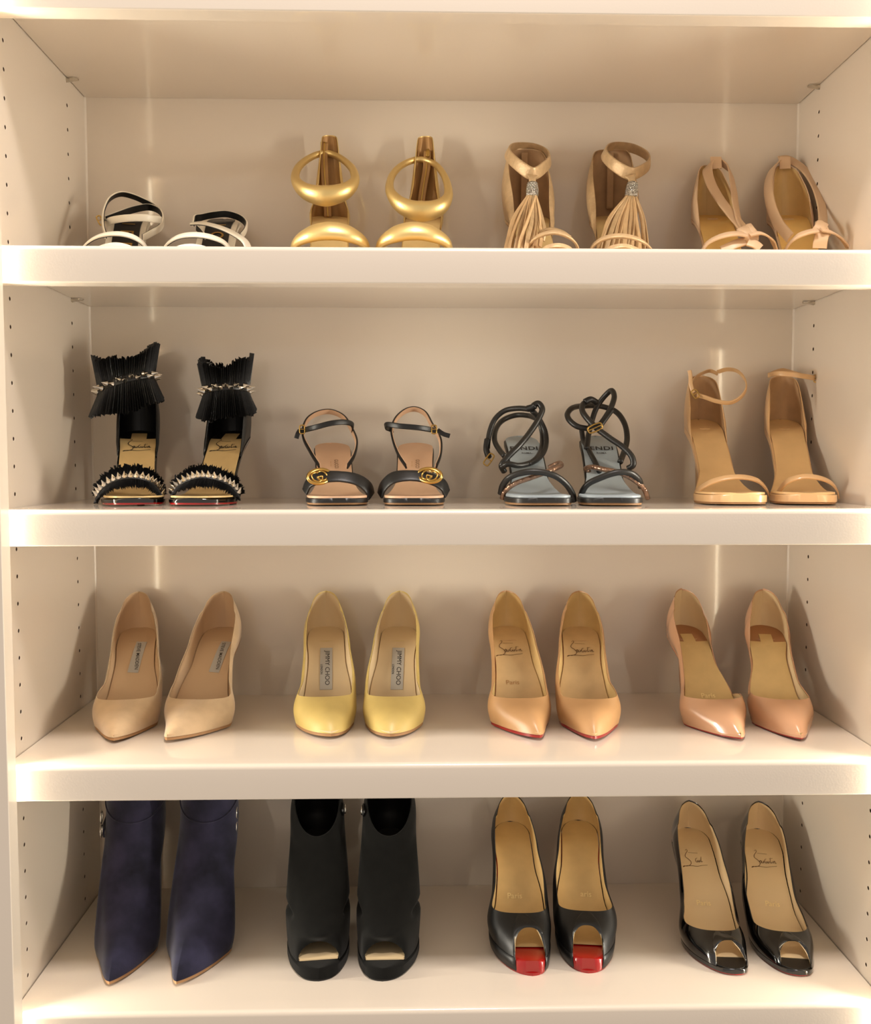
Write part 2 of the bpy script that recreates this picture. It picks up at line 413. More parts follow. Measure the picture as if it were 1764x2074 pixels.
        for sd in (1, -1):
            h = hme if sd == s.med else hl
            ks = range(N+1) if sd > 0 else range(N-1, 0, -1)
            for k in ks:
                q = k/N; sF = L*(1-math.cos(math.pi*q))/2
                g = ((sF**n+sth**n)**(1/n)-sth)/((L**n+sth**n)**(1/n)-sth); sT = sth+(LT-sth)*g
                F = s.foot(sd, sF)
                F[2] += lift
                if peep:
                    hw, hp, sb_, sp = peep
                    if sF < sp:
                        th = (1-sF/sp); th = math.sin(th*math.pi/2)
                        a = math.asin(min(1, th)); Fp = s.foot(sd, sp)
                        xc = float(s.c(sp)); F = np.array([xc+(Fp[0]-xc)*math.cos(a)**.72*(1+.14*math.sin(2*a)), sp+sb_*math.sin(a), Fp[2]+lift+hp*math.sin(a)])
                fr = min(1.0, (sT-sth)/corner); rise = (1-(1-fr)**n)**(1/n)
                look = sT*L/LT if sT > .8*L else sT
                hh = float(h(sT)); ins = min(top_inset, max(hh, 0)*.25)
                xT = float(s.c(sT))+sd*max(float(s.w(sd, min(look, L)))*(1+(float(sq(look))-1)*min(1, max(hh, 0)/.02))-ins, 0)*rise
                zT = float(s.z(sT))+hh+throat_tilt*(xT/.03)*(1-fr)
                T = np.array([xT, sT, zT])
                col = []
                toe = max(0.0, 1-sF/(sth*1.15))
                e = e_side*(1-toe)+e_toe*toe
                ax = np.array([float(s.c(sF)), min(max(sF, L*.12), L*.88), 0])
                out = np.array([F[0]-ax[0], F[1]-ax[1], 0]); nn = np.linalg.norm(out); out = out/nn if nn > 1e-6 else np.array([0, -1., 0])
                hgt = np.linalg.norm(T-F); bb = bulge*min(1, hgt/.02)
                for j in range(M+1):
                    t = j/M; P = F*(1-t)+T*t; P[2] = F[2]+(T[2]-F[2])*t**e
                    P = P+out*bb*math.sin(math.pi*min(1, t*1.0))*(1-.3*t)
                    if crease and 0 < j < M: P[2] += crease(P, t)
                    col.append(P)
                cols.append(col)
        G_ = np.array(cols); C = len(cols)
        wgt = np.clip(1-np.abs((np.arange(C)+C//2) % C-C//2)/16, 0, 1)[:, None, None]     # round off the ridge over the toe box
        for _ in range(0 if peep else round_toe):
            sm = .5*G_+.25*(np.roll(G_, 1, 0)+np.roll(G_, -1, 0)); sm[:, 0] = G_[:, 0]; sm[:, -1] = G_[:, -1]; G_ = G_+(sm-G_)*wgt
        cen = np.zeros_like(G_); cen[..., 0] = s.c(G_[..., 1]); cen[..., 1] = np.clip(G_[..., 1], L*.14, L*.86)
        cen[..., 2] = np.minimum(s.z(cen[..., 1])+.012, G_[..., 2]-.002)
        inn = unit(cen-G_)
        small = (np.linalg.norm(G_[:, -1]-G_[:, 0], axis=1) < .0015)
        I1 = G_+inn*thick; I2 = G_+inn*(thick+.0004)
        def build(nm, A, B, mm, rows):
            V = np.vstack([A.reshape(-1, 3), B.reshape(-1, 3)]) if B is not None else A.reshape(-1, 3); F = []; R = A.shape[1]; n0 = C*R
            for i in range(C):
                j2 = (i+1) % C
                if small[i] and small[j2]: continue
                for r in range(R-1):
                    a, b_, c_, d_ = i*R+r, j2*R+r, j2*R+r+1, i*R+r+1
                    F.append((a, b_, c_, d_))
                    if B is not None: F.append((n0+a, n0+d_, n0+c_, n0+b_))
                if B is not None:
                    F.append((i*R+R-1, j2*R+R-1, n0+j2*R+R-1, n0+i*R+R-1)); F.append((i*R, n0+i*R, n0+j2*R, j2*R))
            return obj(nm, V, F, mm, s.root, angle=65)
        u = build(name, G_, I1, m, M+1)
        R2 = I2.copy()
        # the lining stops just under the rim
        R2[:, -1] = I2[:, -1]*.75+I2[:, -2]*.25
        if peep: R2[:, 0] = I2[:, 0]*.2+I2[:, 1]*.8
        if lining: build('lining', R2, None, lining, M+1)
        s.grid = G_
        return u

    def patch(s, name, m, sc, xc, ls, lw, dz, ang=0.0, n=8, nx=3, thick=.0004):
        """small label lying on the insole, centred at (xc, sc); ls along the shoe, lw across"""
        V = []; F = []; ca, sa = math.cos(ang), math.sin(ang)
        for lay in (0, 1):
            for i in range(n+1):
                for k in range(nx+1):
                    a = (i/n-.5)*ls; b_ = (k/nx-.5)*lw; x = xc+b_*ca-a*sa; y = s.along(sc, b_*sa+a*ca)
                    V.append((x, y, float(s.z(y))+dz+(thick if lay else 0)))
        w = nx+1; N = (n+1)*w
        for i in range(n):
            for k in range(nx):
                a = i*w+k; F.append((N+a, N+a+1, N+a+w+1, N+a+w)); F.append((a, a+w, a+w+1, a+1))
            for k in (0, nx): a = i*w+k; F.append((a, a+w, N+a+w, N+a))
        for i in (0, n):
            for k in range(nx): a = i*w+k; F.append((a, N+a, N+a+1, a+1))
        return obj(name, V, F, m, s.root, smooth=False)

    def drape(s, name, m, V2, F, sc, xc, dz, parent, up='toe', tilt=0.0):
        """flat print: 2-D verts (right, up) laid on the insole. up='heel': upright for the viewer in front; 'side': turned to run down"""
        V = []
        for a, b_ in V2:
            if up == 'heel': x, y = xc+a, s.along(sc, b_)
            else: x, y = xc+b_, s.along(sc, -a)         # reading direction runs toward the toe
            V.append((x, y, float(s.z(y))+dz))
        return obj(name, V, F, m, parent or s.root, smooth=False)
    def strokes(s, name, m, lines, size, sc, xc, dz, width=.0007, parent=None, up='heel', sub=5, taper=True):
        V2 = []; F = []
        for ln in lines:
            P = catmull(np.array(ln, float)*size, sub) if len(ln) > 2 else np.array(ln, float)*size
            T = unit(np.gradient(P, axis=0)); Nn = np.stack([-T[:, 1], T[:, 0]], 1); k = len(P)
            n0 = len(V2)
            for i in range(k):
                ww = width/2*(1 if not taper else (.55+.45*math.sin(math.pi*min(1, max(0, i/(k-1))))))
                V2.append(tuple(P[i]+Nn[i]*ww)); V2.append(tuple(P[i]-Nn[i]*ww))
            for i in range(k-1): F.append((n0+2*i, n0+2*i+1, n0+2*i+3, n0+2*i+2))
        return s.drape(name, m, V2, F, sc, xc, dz, parent, up)
    def text(s, name, m, string, size, sc, xc, dz, parent=None, up='heel', sx=1.0, bold=0.0, spacing=1.0):
        V2, F = text_mesh(string, size, sx, bold, spacing)
        return s.drape(name, m, V2, F, sc, xc, dz, parent, up)

    def counter(s, m, lin_, s0r, s0l, h, squeeze=.80, bulge=.003, thick=.0012, N=44, M=10, back_lean=.004, tw=None, name='counter', inset=.0):
        """heel cup: wall around the seat from right s0r round the back to left s0l; h: [(fraction of L, height)] right then left"""
        L = s.L; hr = pchip([a*L for a, _ in h[0]], [b for _, b in h[0]]); hl = pchip([a*L for a, _ in h[1]], [b for _, b in h[1]])
        cols = []
        for sd, a0, hh in ((1, s0r*L, hr), (-1, s0l*L, hl)):
            ks = range(N+1) if sd > 0 else range(N-1, -1, -1)
            for k in ks:
                sF = a0+(L-a0)*math.sin(k/N*math.pi/2); F = s.foot(sd, sF, inset); H_ = float(hh(sF)); f = (sF-a0)/(L-a0)
                q = squeeze+(1-squeeze)*(1-f)**2 if not callable(squeeze) else squeeze(sF/L)
                qq = 1+(q-1)*min(1, H_/.03)
                T = np.array([float(s.c(sF))+(F[0]-float(s.c(sF)))*qq, sF-back_lean*f*min(1, H_/.03), F[2]+H_])
                ax = np.array([float(s.c(sF)), min(sF, L*.88), 0]); out = np.array([F[0]-ax[0], F[1]-ax[1], 0]); nn = np.linalg.norm(out); out = out/nn if nn > 1e-6 else np.array([0, 1., 0])
                cols.append([F*(1-t)+T*t+out*bulge*math.sin(math.pi*t)*min(1, H_/.02) for t in np.linspace(0, 1, M+1)])
        return s.wall(np.array(cols), m, lin_, thick, name)

    def wall(s, G_, m, lin_, thick, name, closed=False, keep=None, lin_name='lining'):
        """open sheet with thickness; lining on its inner side"""
        C, R = G_.shape[:2]; L = s.L
        du = np.gradient(G_, axis=0) if not closed else (np.roll(G_, -1, 0)-np.roll(G_, 1, 0))
        dv = np.gradient(G_, axis=1); nn = unit(np.cross(du, dv))
        cen = np.stack([np.zeros(G_.shape[:2]), np.clip(G_[..., 1], L*.3, L*.85), G_[..., 2]-.004], -1)
        sgn = np.sign(np.sum(nn*(cen-G_), -1).mean()); inn = nn*sgn
        I1 = G_+inn*thick; F = []; V = np.vstack([G_.reshape(-1, 3), I1.reshape(-1, 3)]); n0 = C*R; LF = []
        E = {}
        for i in range(C if closed else C-1):
            j = (i+1) % C
            for r in range(R-1):
                if keep and not keep(G_[i, r], G_[j, r+1], r): continue
                a, b_, c_, d_ = i*R+r, j*R+r, j*R+r+1, i*R+r+1
                F.append((a, b_, c_, d_)); F.append((n0+a, n0+d_, n0+c_, n0+b_)); LF.append((a, b_, c_, d_))
                for e in ((a, b_), (b_, c_), (c_, d_), (d_, a)):
                    k = (min(e), max(e)); E[k] = E.get(k, 0)+1
        for (a, b_), n in E.items():
            if n == 1: F.append((a, b_, n0+b_, n0+a))
        o = obj(name, V, F, m, s.root, angle=60)
        if lin_:
            I2 = G_+inn*(thick+.0004); I2[:, -1] = I2[:, -1]*.8+I2[:, -2]*.2
            obj(lin_name, I2.reshape(-1, 3), LF, lin_, s.root, angle=60)
        s.grid = G_
        return o

    def shaft(s, loops, m, lin_, N=44, sub=4, thick=.0016, peep=None, lift=0.0, keep=None, name='upper', warp=None):
        """boot: closed loops from the feather line to the top edge. loop: (front s, front z, back s, back z, half width, blend, follow)"""
        L = s.L; rings = []
        for k, lp in enumerate(loops):
            ring = []
            for sd in (1, -1):
                ks = range(N+1) if sd > 0 else range(N-1, 0, -1)
                for i in ks:
                    q = i/N; f = (1-math.cos(math.pi*q))/2; sF = L*f
                    if k == 0:
                        P = s.foot(sd, sF); P[2] += lift
                        if peep and sF < peep[3]:
                            hw, hp, sb_, sp = peep; a = math.asin(math.sin((1-sF/sp)*math.pi/2)); Fp = s.foot(sd, sp); xc = float(s.c(sp))
                            P = np.array([xc+(Fp[0]-xc)*math.cos(a), sp+sb_*math.sin(a), Fp[2]+lift+hp*math.sin(a)])
                    else:
                        fs, fz, bs_, bz, W, bl, fo = lp[:7]; xo = lp[7] if len(lp) > 7 else 0.0
                        y = fs+(bs_-fs)*f; ell = W*math.sin(math.pi*q)**.9
                        x = float(s.c(sF))*(1-bl)+xo+sd*((1-bl)*float(s.w(sd, sF))*(W/.038)+bl*ell)
                        zl = fz+(bz-fz)*f; zf = float(s.z(min(max(y, 0), L)))+(fz-float(s.z(fs)))*(1-f)+(bz-float(s.z(L)))*f
                        P = np.array([x, y, zl*(1-fo)+zf*fo])
                    ring.append(P)
            rings.append(np.array(ring))
        C = len(rings[0]); cols = []
        for i in range(C): cols.append(catmull([r[i] for r in rings], sub))
        G_ = np.array(cols)
        if warp: G_ = warp(G_)
        return s.wall(G_, m, lin_, thick, name, closed=True, keep=keep)

    def strap(s, name, pts, width, thick, m, center=None, profile='flat', lining=None, n=8, local=False, closed=False, normal=None, lin_name='strap_lining', parent=None):
        P = np.array(pts, float) if local else s.px(pts)
        if center is None: center = P.mean(0)-np.array([0, 0, .03])
        V, F = sweep(P, width, thick, center=center, normal=normal, closed=closed, profile=profile, n=n)
        o = obj(name, V, F, m, parent or s.root, angle=50 if profile == 'flat' else None)
        if lining:
            Q = catmull(P, n, closed); cc = np.array(center, float)
            nn = unit(Q-cc) if normal is None else unit(np.repeat(np.array(normal, float)[None], len(Q), 0))
            T = unit(np.gradient(Q, axis=0)); nn = unit(nn-T*np.sum(nn*T, 1, keepdims=True))
            th = np.mean(np.atleast_1d(thick))
            V, F = sweep(Q-nn*th*.75, np.atleast_1d(width)*.96, th*.5, center=center, normal=normal, closed=closed, raw=True)
            obj(lin_name, V, F, lining, o, angle=50)
        return o

    def base(s, ins, edge, out, t_edge=.006, t_out=.0022, ins_in=.0016, crown=.0012, edge_name='sole_edge'):
        s.plate(edge_name, edge, .0006, t_edge, inset=0.0, dome_edge=.0012)
        s.plate('insole', ins, .0016, .0012, inset=ins_in, crown=crown, end_in=ins_in*.8)
        s.plate('outsole', out, .0006-t_edge+.0004, t_out, inset=.0012, end_in=.0014)

    def buckle(s, name, ctr_px, w, h, m, tilt=0.0, r=.0009, face=(0, -1, .15), pin=True):
        """small open rectangular buckle facing the room"""
        c = s.px([ctr_px])[0]; f = unit(np.array(face, float)); up = np.array([0, 0, 1.]); x = unit(np.cross(up, f)); u = np.cross(f, x)
        x, u = x*math.cos(tilt)+u*math.sin(tilt), u*math.cos(tilt)-x*math.sin(tilt)
        P = [c+x*a*w/2+u*b_*h/2+f*.001 for a, b_ in ((-1, -.6), (-.8, -1), (.8, -1), (1, -.6), (1, .6), (.8, 1), (-.8, 1), (-1, .6))]
        V, F = sweep(P, 2*r, 2*r, center=c+f*.05, closed=True, profile='round', n=4, nseg=8); b_ = obj(name, V, F, m, s.root)
        if pin:
            V, F = sweep([c-x*w*.45+f*.0015, c+f*.0022, c+x*w*.5+f*.0018], 1.4*r, 1.4*r, center=c-f*.05, profile='round', n=4, nseg=6); obj('prong', V, F, m, b_)
        return b_

TXT = {}
def text_mesh(string, size, sx=1.0, bold=0.0, spacing=1.0):
    key = (string, bold, spacing)
    if key not in TXT:
        c = bpy.data.curves.new('lettering', 'FONT'); c.body = string; c.size = 1.0; c.align_x = 'CENTER'; c.align_y = 'CENTER'
        c.offset = bold; c.resolution_u = 3; c.space_character = spacing
        o = bpy.data.objects.new('lettering', c); COL.objects.link(o)
        dg = bpy.context.evaluated_depsgraph_get(); me = bpy.data.meshes.new_from_object(o.evaluated_get(dg))
        bm = bmesh.new(); bm.from_mesh(me)
        for ax in (0, 1):      # cut so the letters can follow the curved insole
            lo = min(v.co[ax] for v in bm.verts); hi = max(v.co[ax] for v in bm.verts)
            for k in range(1, int((hi-lo)/.2)+1):
                co = Vector((0, 0, 0)); co[ax] = lo+k*.2; no = Vector((0, 0, 0)); no[ax] = 1
                bmesh.ops.bisect_plane(bm, geom=bm.verts[:]+bm.edges[:]+bm.faces[:], plane_co=co, plane_no=no)
        bm.verts.index_update()
        TXT[key] = ([(v.co.x, v.co.y) for v in bm.verts], [tuple(v.index for v in f.verts) for f in bm.faces])
        bm.free(); bpy.data.objects.remove(o); bpy.data.curves.remove(c); bpy.data.meshes.remove(me)
    V, F = TXT[key]
    return [(a*size*sx, b*size) for a, b in V], F

# hand written signature printed on the insoles, drawn as pen strokes (unit width about 1)
SIGN = [[(-.30, .40), (-.24, .46), (-.22, .38), (-.32, .22), (-.34, .10), (-.24, .0), (-.16, -.12), (-.20, -.24), (-.34, -.30), (-.46, -.30), (-.50, -.34), (-.40, -.30), (-.20, -.28), (.05, -.30), (.25, -.26), (.45, -.24)],
        [(-.17, -.06), (-.13, -.02), (-.10, -.10), (-.14, -.14), (-.17, -.08), (-.10, -.05)], [(-.09, -.04), (-.08, -.13), (-.04, -.12), (-.02, -.04), (-.02, -.13)],
        [(.11, .05), (.06, .04), (.02, -.06), (.06, -.13), (.11, -.08), (.07, -.05)], [(.13, -.04), (.12, -.11), (.16, -.12), (.18, -.04), (.18, -.12)],
        [(.26, .12), (.23, -.06), (.25, -.12), (.29, -.08)], [(.20, .06), (.34, .10)], [(.31, -.03), (.31, -.12)], [(.35, -.04), (.35, -.12), (.36, -.05), (.40, -.03), (.41, -.12), (.46, -.10)],
        [(-.20, .30), (.16, .28)]]
# ------------------------------------------------------------------ materials of the shoes
SUEDE = mat('beige_suede', (.77, .66, .52), rough=.95, var=.14, vscale=35, sheen=.5, bump=.35, scale=1600, spec=.2)
NUDE_IN = mat('nude_lining', (.78, .66, .52), rough=.55, bump=.08, scale=900)
YEL = mat('yellow_leather', (.78, .68, .41), rough=.38, bump=.06, scale=500, var=.05, vscale=50)
YEL_IN = mat('cream_lining', (.82, .73, .58), rough=.6)
NUDE = mat('nude_leather', (.74, .57, .39), rough=.36, bump=.06, scale=600, var=.04, vscale=40)
NUDE_P = mat('nude_patent', (.77, .59, .45), rough=.22, coat=.6)
TAN_IN = mat('tan_insole', (.83, .71, .53), rough=.45, var=.06, vscale=60)
GOLD_IN = mat('golden_insole', (.83, .71, .49), rough=.42, var=.05, vscale=60)
PALE_IN = mat('pale_leather_lining', (.86, .76, .59), rough=.5)
BLK = mat('black_leather', (.055, .052, .050), rough=.42, bump=.10, scale=700)
BLK_P = mat('black_patent', (.018, .017, .017), rough=.08, coat=1.0, coat_rough=.03)
BLK_S = mat('black_suede', (.052, .050, .042), rough=.95, var=.25, vscale=60, sheen=.10, bump=.35, scale=1600, spec=.2)
NAVY = mat('navy_suede', (.195, .19, .275), rough=.95, var=.5, srgb2=(.10,.098,.145), vscale=26, sheen=.25, bump=.35, scale=1500, spec=.2)
RED = mat('red_lacquer', (.58, .06, .055), rough=.22, coat=.6)
SOLE_T = mat('tan_sole_leather', (.62, .46, .30), rough=.6)
RUBBER = mat('dark_rubber', (.06, .05, .045), rough=.7)
LABEL_M = mat('silver_grey_label', (.70, .68, .64), rough=.5)
INK = mat('dark_print', (.10, .07, .05), rough=.6)
INK_B = mat('brown_print', (.36, .24, .12), rough=.6)
FOIL = mat('pale_foil_print', (.95, .86, .62), rough=.4)
INK_F = mat('faint_tan_print', (.70, .52, .32), rough=.6)

PUMP_H = [(.0, .030), (.30, .034), (.38, .032), (.50, .026), (.64, .031), (.80, .044), (.89, .0545), (.95, .0570), (1.0, .0550)]

# ---- third shelf: court shoes
def court(name, toe, seat, label, group, up, lin_, ins, med, H=.101, L=.217, sole=RED, heel=None, tip=0.0, sth=.066, hT=PUMP_H, hm=None, kind='pointed', **k):
    lk = {a: k.pop(a) for a in ('ball', 'waist', 'heelw', 'plat', 'spring', 'bs', 'seat_len') if a in k}
    s = Last(name, k.pop('row', 'C'), toe, seat, label, group, 'shoe', H=H, L=L, med=med, kind=kind, tip=tip, **lk)
    s.upper(up, lin_, sth, hT, hm=hm, **k)
    s.plate('insole', ins, .0018, .0014, inset=.0022, crown=.0012)
    s.plate('outsole', sole, -.0004, .0034, inset=.0008)
    s.stiletto(heel or up, RUBBER)
    return s

s = court('suede_pump', (-.4050, .0800), (-.4340, .265), 'beige suede pointed pump nearest the left wall, third row from the top', 'beige suede pumps', SUEDE, NUDE_IN, NUDE_IN, 1, sole=SOLE_T, sth=.060, tip=-.004, ball=.040)
p_ = s.patch('label_patch', LABEL_M, .152, .004, .056, .0140, .0026, -.12); s.text('lettering', INK, 'STEVE MADDEN', .0066, .152, .0045, .0034, p_, 'side', 1.02, .002)
s = court('suede_pump', (-.3260, .0785), (-.3178, .265), 'beige suede pointed pump with its outer side showing, right one of its pair', 'beige suede pumps', SUEDE, NUDE_IN, NUDE_IN, -1, sole=SOLE_T, sth=.060, tip=-.019, ball=.043, heelw=.029)
p_ = s.patch('label_patch', LABEL_M, .152, .008, .056, .0140, .0026, -.12); s.text('lettering', INK, 'STEVE MADDEN', .0066, .152, .0085, .0034, p_, 'side', 1.02, .002)

for toe, seat, lab, md in (((-.156, .0897), (-.1694, .265), 'pale yellow leather pump, left one of its pair', 1), ((-.0736, .088), (-.0661, .265), 'pale yellow leather pump, right one beside the nude pumps', -1)):
    s = court('leather_pump', toe, seat, lab, 'pale yellow pumps', YEL, YEL_IN, YEL_IN, md, sole=SOLE_T, sth=.058, L=.207, kind='blunt', ball=.0385, tip=.009 if md > 0 else -.001)
    p_ = s.patch('label_patch', LABEL_M, .128, .001, .066, .0165, .0026)
    s.text('lettering', INK, 'JIMMY CHOO', .0086, .128, .0025, .0034, p_, 'side', 1.05, .001); s.text('small_lettering', INK, 'LONDON', .0040, .126, -.0052, .0034, p_, 'side', .9, .01)

for toe, seat, lab, md, par in (((.0953, .0779), (.0890, .265), 'smooth nude leather pump with red sole edge, left one of its pair', 1, 1), ((.1769, .0725), (.1914, .265), 'smooth nude leather pump with red sole edge, right one of its pair', -1, 0)):
    s = court('leather_pump', toe, seat, lab, 'smooth nude pumps with red soles', NUDE, GOLD_IN, TAN_IN, md, tip=.014 if md > 0 else -.001, sth=.056)
    s.strokes('signature', INK_B, SIGN, .039, .160, -.002, .0028, .0009)
    if par: s.text('city_print', INK_F, 'Paris', .0095, .118, -.003, .0028, None, 'heel')

# nude half-open pumps: high heel cup, low vamp, inner side cut away
HD = [(.0, .030), (.30, .033), (.40, .026), (.55, .022), (.70, .032), (.84, .048), (.92, .0565), (.96, .058), (1.0, .055)]
HM = [(.0, .030), (.30, .033), (.375, .027), (.45, .012), (.505, .0), (.66, .0), (.735, .006), (.80, .034), (.89, .053), (.95, .057), (1.0, .055)]
for toe, seat, lab, md, par in (((.3470, .0704), (.3422, .265), 'nude half-open pump with cut away inner side, left one of its pair', 1, 1), ((.4200, .0688), (.4550, .265), 'nude half-open pump with red heel front showing, nearest the right wall', -1, 0)):
    s = Last('half_open_pump', 'C', toe, seat, lab, 'nude half-open pumps', 'shoe', H=.103, L=.219, med=md, tip=.008, ball=.041 if md > 0 else .038, waist=.0245)
    s.upper(NUDE_P, PALE_IN, .056, HD, hm=HM, corner=.030)
    s.plate('sole_edge', NUDE_P, .0004, .0030, inset=.0002); s.plate('outsole', RED, -.0022, .0020, inset=.0008)
    s.plate('heel_pad', mat('dusty_nude_pad', (.66, .47, .32), rough=.6), .0016, .0012, inset=.0018, s0=.60, s1=.999)
    s.plate('insole', GOLD_IN, .0024, .0012, inset=.0024, s0=0, s1=.79, crown=.0010)
    tb = s.patch('insole_tab', GOLD_IN, .178, 0, .028, .017, .0018, thick=.0008)
    if par: s.text('city_print', FOIL, 'Paris', .0100, .104, .003, .0036, None, 'heel', 1.0, .01)
    x0 = 0 if md > 0 else -.008; h = s.stiletto(NUDE_P, RUBBER, x0=x0)
    V, F = loft([[(a*w_+x0*(1-z/.099), yy, z) for a, yy in ((-1, b_+.001), (1, b_+.001), (1, b_-.0006), (-1, b_-.0006))] for z, w_, b_ in
                 ((.086, .0100, .1835), (.080, .0086, .1870), (.065, .0060, .1935), (.040, .0048, .1955), (.012, .0040, .1945), (.0045, .0040, .1942))])
    obj('heel_breast', V, F, RED, h, smooth=False)['label'] = 'red lacquered heel front'

# ---- bottom row
# black leather peep toe pumps over a red platform
HP = [(.0, .034), (.30, .036), (.42, .030), (.60, .030), (.76, .042), (.88, .0495), (.95, .0505), (1.0, .047)]
for toe, seat, lab, md in (((.0898, .0656), (.0946, .265), 'matte black peep toe pump with red platform, left one of its pair', 1), ((.1710, .0694), (.1931, .265), 'matte black peep toe pump with red platform, right one of its pair', -1)):
    s = Last('peep_toe_pump', 'D', toe, seat, lab, 'black peep toe pumps with red platforms', 'shoe', H=.103, L=.219, med=md, kind='almond', plat=.0175, spring=.001, tip=.011 if md > 0 else -.001, ball=.0385)
    LF = -.0150
    s.upper(BLK, GOLD_IN, .052, HP, peep=(.018, .029, .022, .0075), lift=0.0, e_toe=.5, corner=.022, N=80)
    # side walls of the covered platform
    s.plate('platform', RED, -.0005, .0150, inset=.0012, s0=.012, s1=1.0, flat_bottom=lambda y, z=s.z: max(.0022, float(z(y))-.0175), dome_edge=.002)
    q = None
    V = []; F = []; n = 40
    cols = []
    for sd in (1, -1):
        for k in (range(n+1) if sd > 0 else range(n, -1, -1)):
            sF = s.L*(.034+.58*k/n); P = s.foot(sd, sF); zb = max(.0020, P[2]-.0165); P[0] += sd*.0008
            cols.append([P+np.array([0, 0, .0012]), np.array([P[0]-sd*.0004, P[1], P[2]*.5+zb*.5]), np.array([P[0]-sd*.0020, P[1], zb])])
    half = n+1
    for a0 in (0, half):
        b_ = Bag(); o_ = np.array(cols[a0:a0+half]); V = o_.reshape(-1, 3).tolist(); inn = o_.copy(); inn[..., 0] -= np.sign(inn[..., 0]-.0)*.0007
        V += inn.reshape(-1, 3).tolist(); N0 = half*3; F = []
        for i in range(half-1):
            for r in range(2):
                a = i*3+r; F += [(a, a+3, a+4, a+1), (N0+a, N0+a+1, N0+a+4, N0+a+3)]
            F += [(i*3, N0+i*3, N0+i*3+3, i*3+3), (i*3+2, i*3+5, N0+i*3+5, N0+i*3+2)]
        F += [(0, 1, N0+1, N0), (1, 2, N0+2, N0+1), (3*half-3, N0+3*half-3, N0+3*half-2, 3*half-2), (3*half-2, N0+3*half-2, N0+3*half-1, 3*half-1)]
        obj('platform_cover', V, F, BLK, s.root)
    s.plate('insole', GOLD_IN, .0022, .0014, inset=.0022, s0=.155, crown=.0012)
    s.plate('outsole', RED, -.0150, .0022, inset=.003, flat_bottom=lambda y, z=s.z: max(0, float(z(y))-.0190))
    s.text('city_print', FOIL, 'Paris' if md > 0 else 'aris', .0105, .112, -.002 if md > 0 else .004, .0032, None, 'heel', 1.0, .012)
    s.stiletto(BLK, RUBBER)

# black patent peep toe pumps
for toe, seat, lab, md in (((.3360, .0598), (.3530, .265), 'glossy black patent peep toe pump, left one of its pair', 1), ((.4190, .0561), (.4530, .265), 'glossy black patent peep toe pump nearest the right wall, lowest row', -1)):
    s = Last('patent_peep_toe_pump', 'D', toe, seat, lab, 'black patent peep toe pumps', 'shoe', H=.094, L=.219, med=md, kind='almond', plat=.0075, spring=.001, tip=.014 if md > 0 else .008, ball=.0375 if md > 0 else .0365)
    s.upper(BLK_P, PALE_IN, .044, [(.0, .027), (.20, .027), (.34, .025), (.50, .024), (.64, .029), (.80, .041), (.90, .0475), (.96, .0485), (1.0, .0455)], peep=(.018, .024, .020, .0075), e_toe=.55, corner=.030, N=80)
    s.plate('sole_edge', BLK_P, .0006, .0060, inset=-.0003, dome_edge=.0012)
    s.plate('insole', PALE_IN, .0022, .0014, inset=.0022, s0=.125, crown=.0012)
    s.plate('toe_sock', BLK, .0016, .0010, inset=.0030, s0=.0, s1=.14)
    s.plate('outsole', RED, -.0050, .0024, inset=.0014, end_in=.0012)
    s.strokes('signature', INK_B, SIGN if md < 0 else SIGN[:1]+SIGN[3:6]+SIGN[-1:], .036, .160, -.002, .0032, .0008)
    s.text('city_print', FOIL, 'Paris', .0100, .112, .0, .0032, None, 'heel')
    s.stiletto(BLK_P, RUBBER)

# navy suede ankle boots
for toe, seat, lab, md in (((-.4001, .054), (-.4387, .265), 'navy suede pointed ankle boot beside the left wall', 1), ((-.3124, .0522), (-.3340, .265), 'navy suede pointed ankle boot, right one of its pair', -1)):
    s = Last('ankle_boot', 'D', toe, seat, lab, 'navy suede ankle boots', 'shoe', H=.092, L=.226, med=md, tip=-.0115 if md > 0 else -.0185, ball=.0385 if md > 0 else .041)
    L = s.L; top = .226
    s.shaft([None, (.004, .013, L+.002, .108, .040, .0, 1.0), (.030, .032, L+.004, .122, .040, .15, .85), (.070, .056, L+.002, .140, .0385, .5, .45),
             (.108, .098, L-.004, .165, .0395, .85, .1, .003), (.124, .150, L-.012, .195, .0380, 1, 0, .003), (.127, .185, L-.018, .210, .0350, 1, 0), (.124, top-.004, L-.016, top, .0355, 1, 0)], NAVY, BLK)
    s.plate('outsole', SOLE_T, -.0004, .0034, inset=.0008)
    s.stiletto(NAVY, RUBBER)
    # band round the top and a small buckled tab on the outer side
    Gd = s.grid; R_ = Gd.shape[1]; rr = Gd[:, 20]
    V, F = sweep(rr*np.array([1.015, 1, 1])+np.array([0, 0, .002]), .0022, .0022, center=np.array([0, .17, .25]), closed=True, profile='round', raw=True, nseg=6); obj('top_seam', V, F, NAVY, s.root)
    sd = -1 if md > 0 else 1
    x = sd*.0372
    V, F = sweep([(x*.95, .142, .134), (x*1.05, .168, .132), (x*1.04, .196, .134)], .011, .0022, center=np.array([0, .17, .133])); t_ = obj('buckle_tab', V, F, NAVY, s.root)
    for zz, yy in ((.150, .160), (.132, .156)):
        V, F = sweep([(x*1.09, yy-.006, zz+.006), (x*1.09, yy+.006, zz+.006), (x*1.09, yy+.006, zz-.006), (x*1.09, yy-.006, zz-.006)], .0022, .0022, center=np.array([0, yy, zz]), closed=True, profile='round', n=4, nseg=8); obj('buckle', V, F, STEEL, s.root)

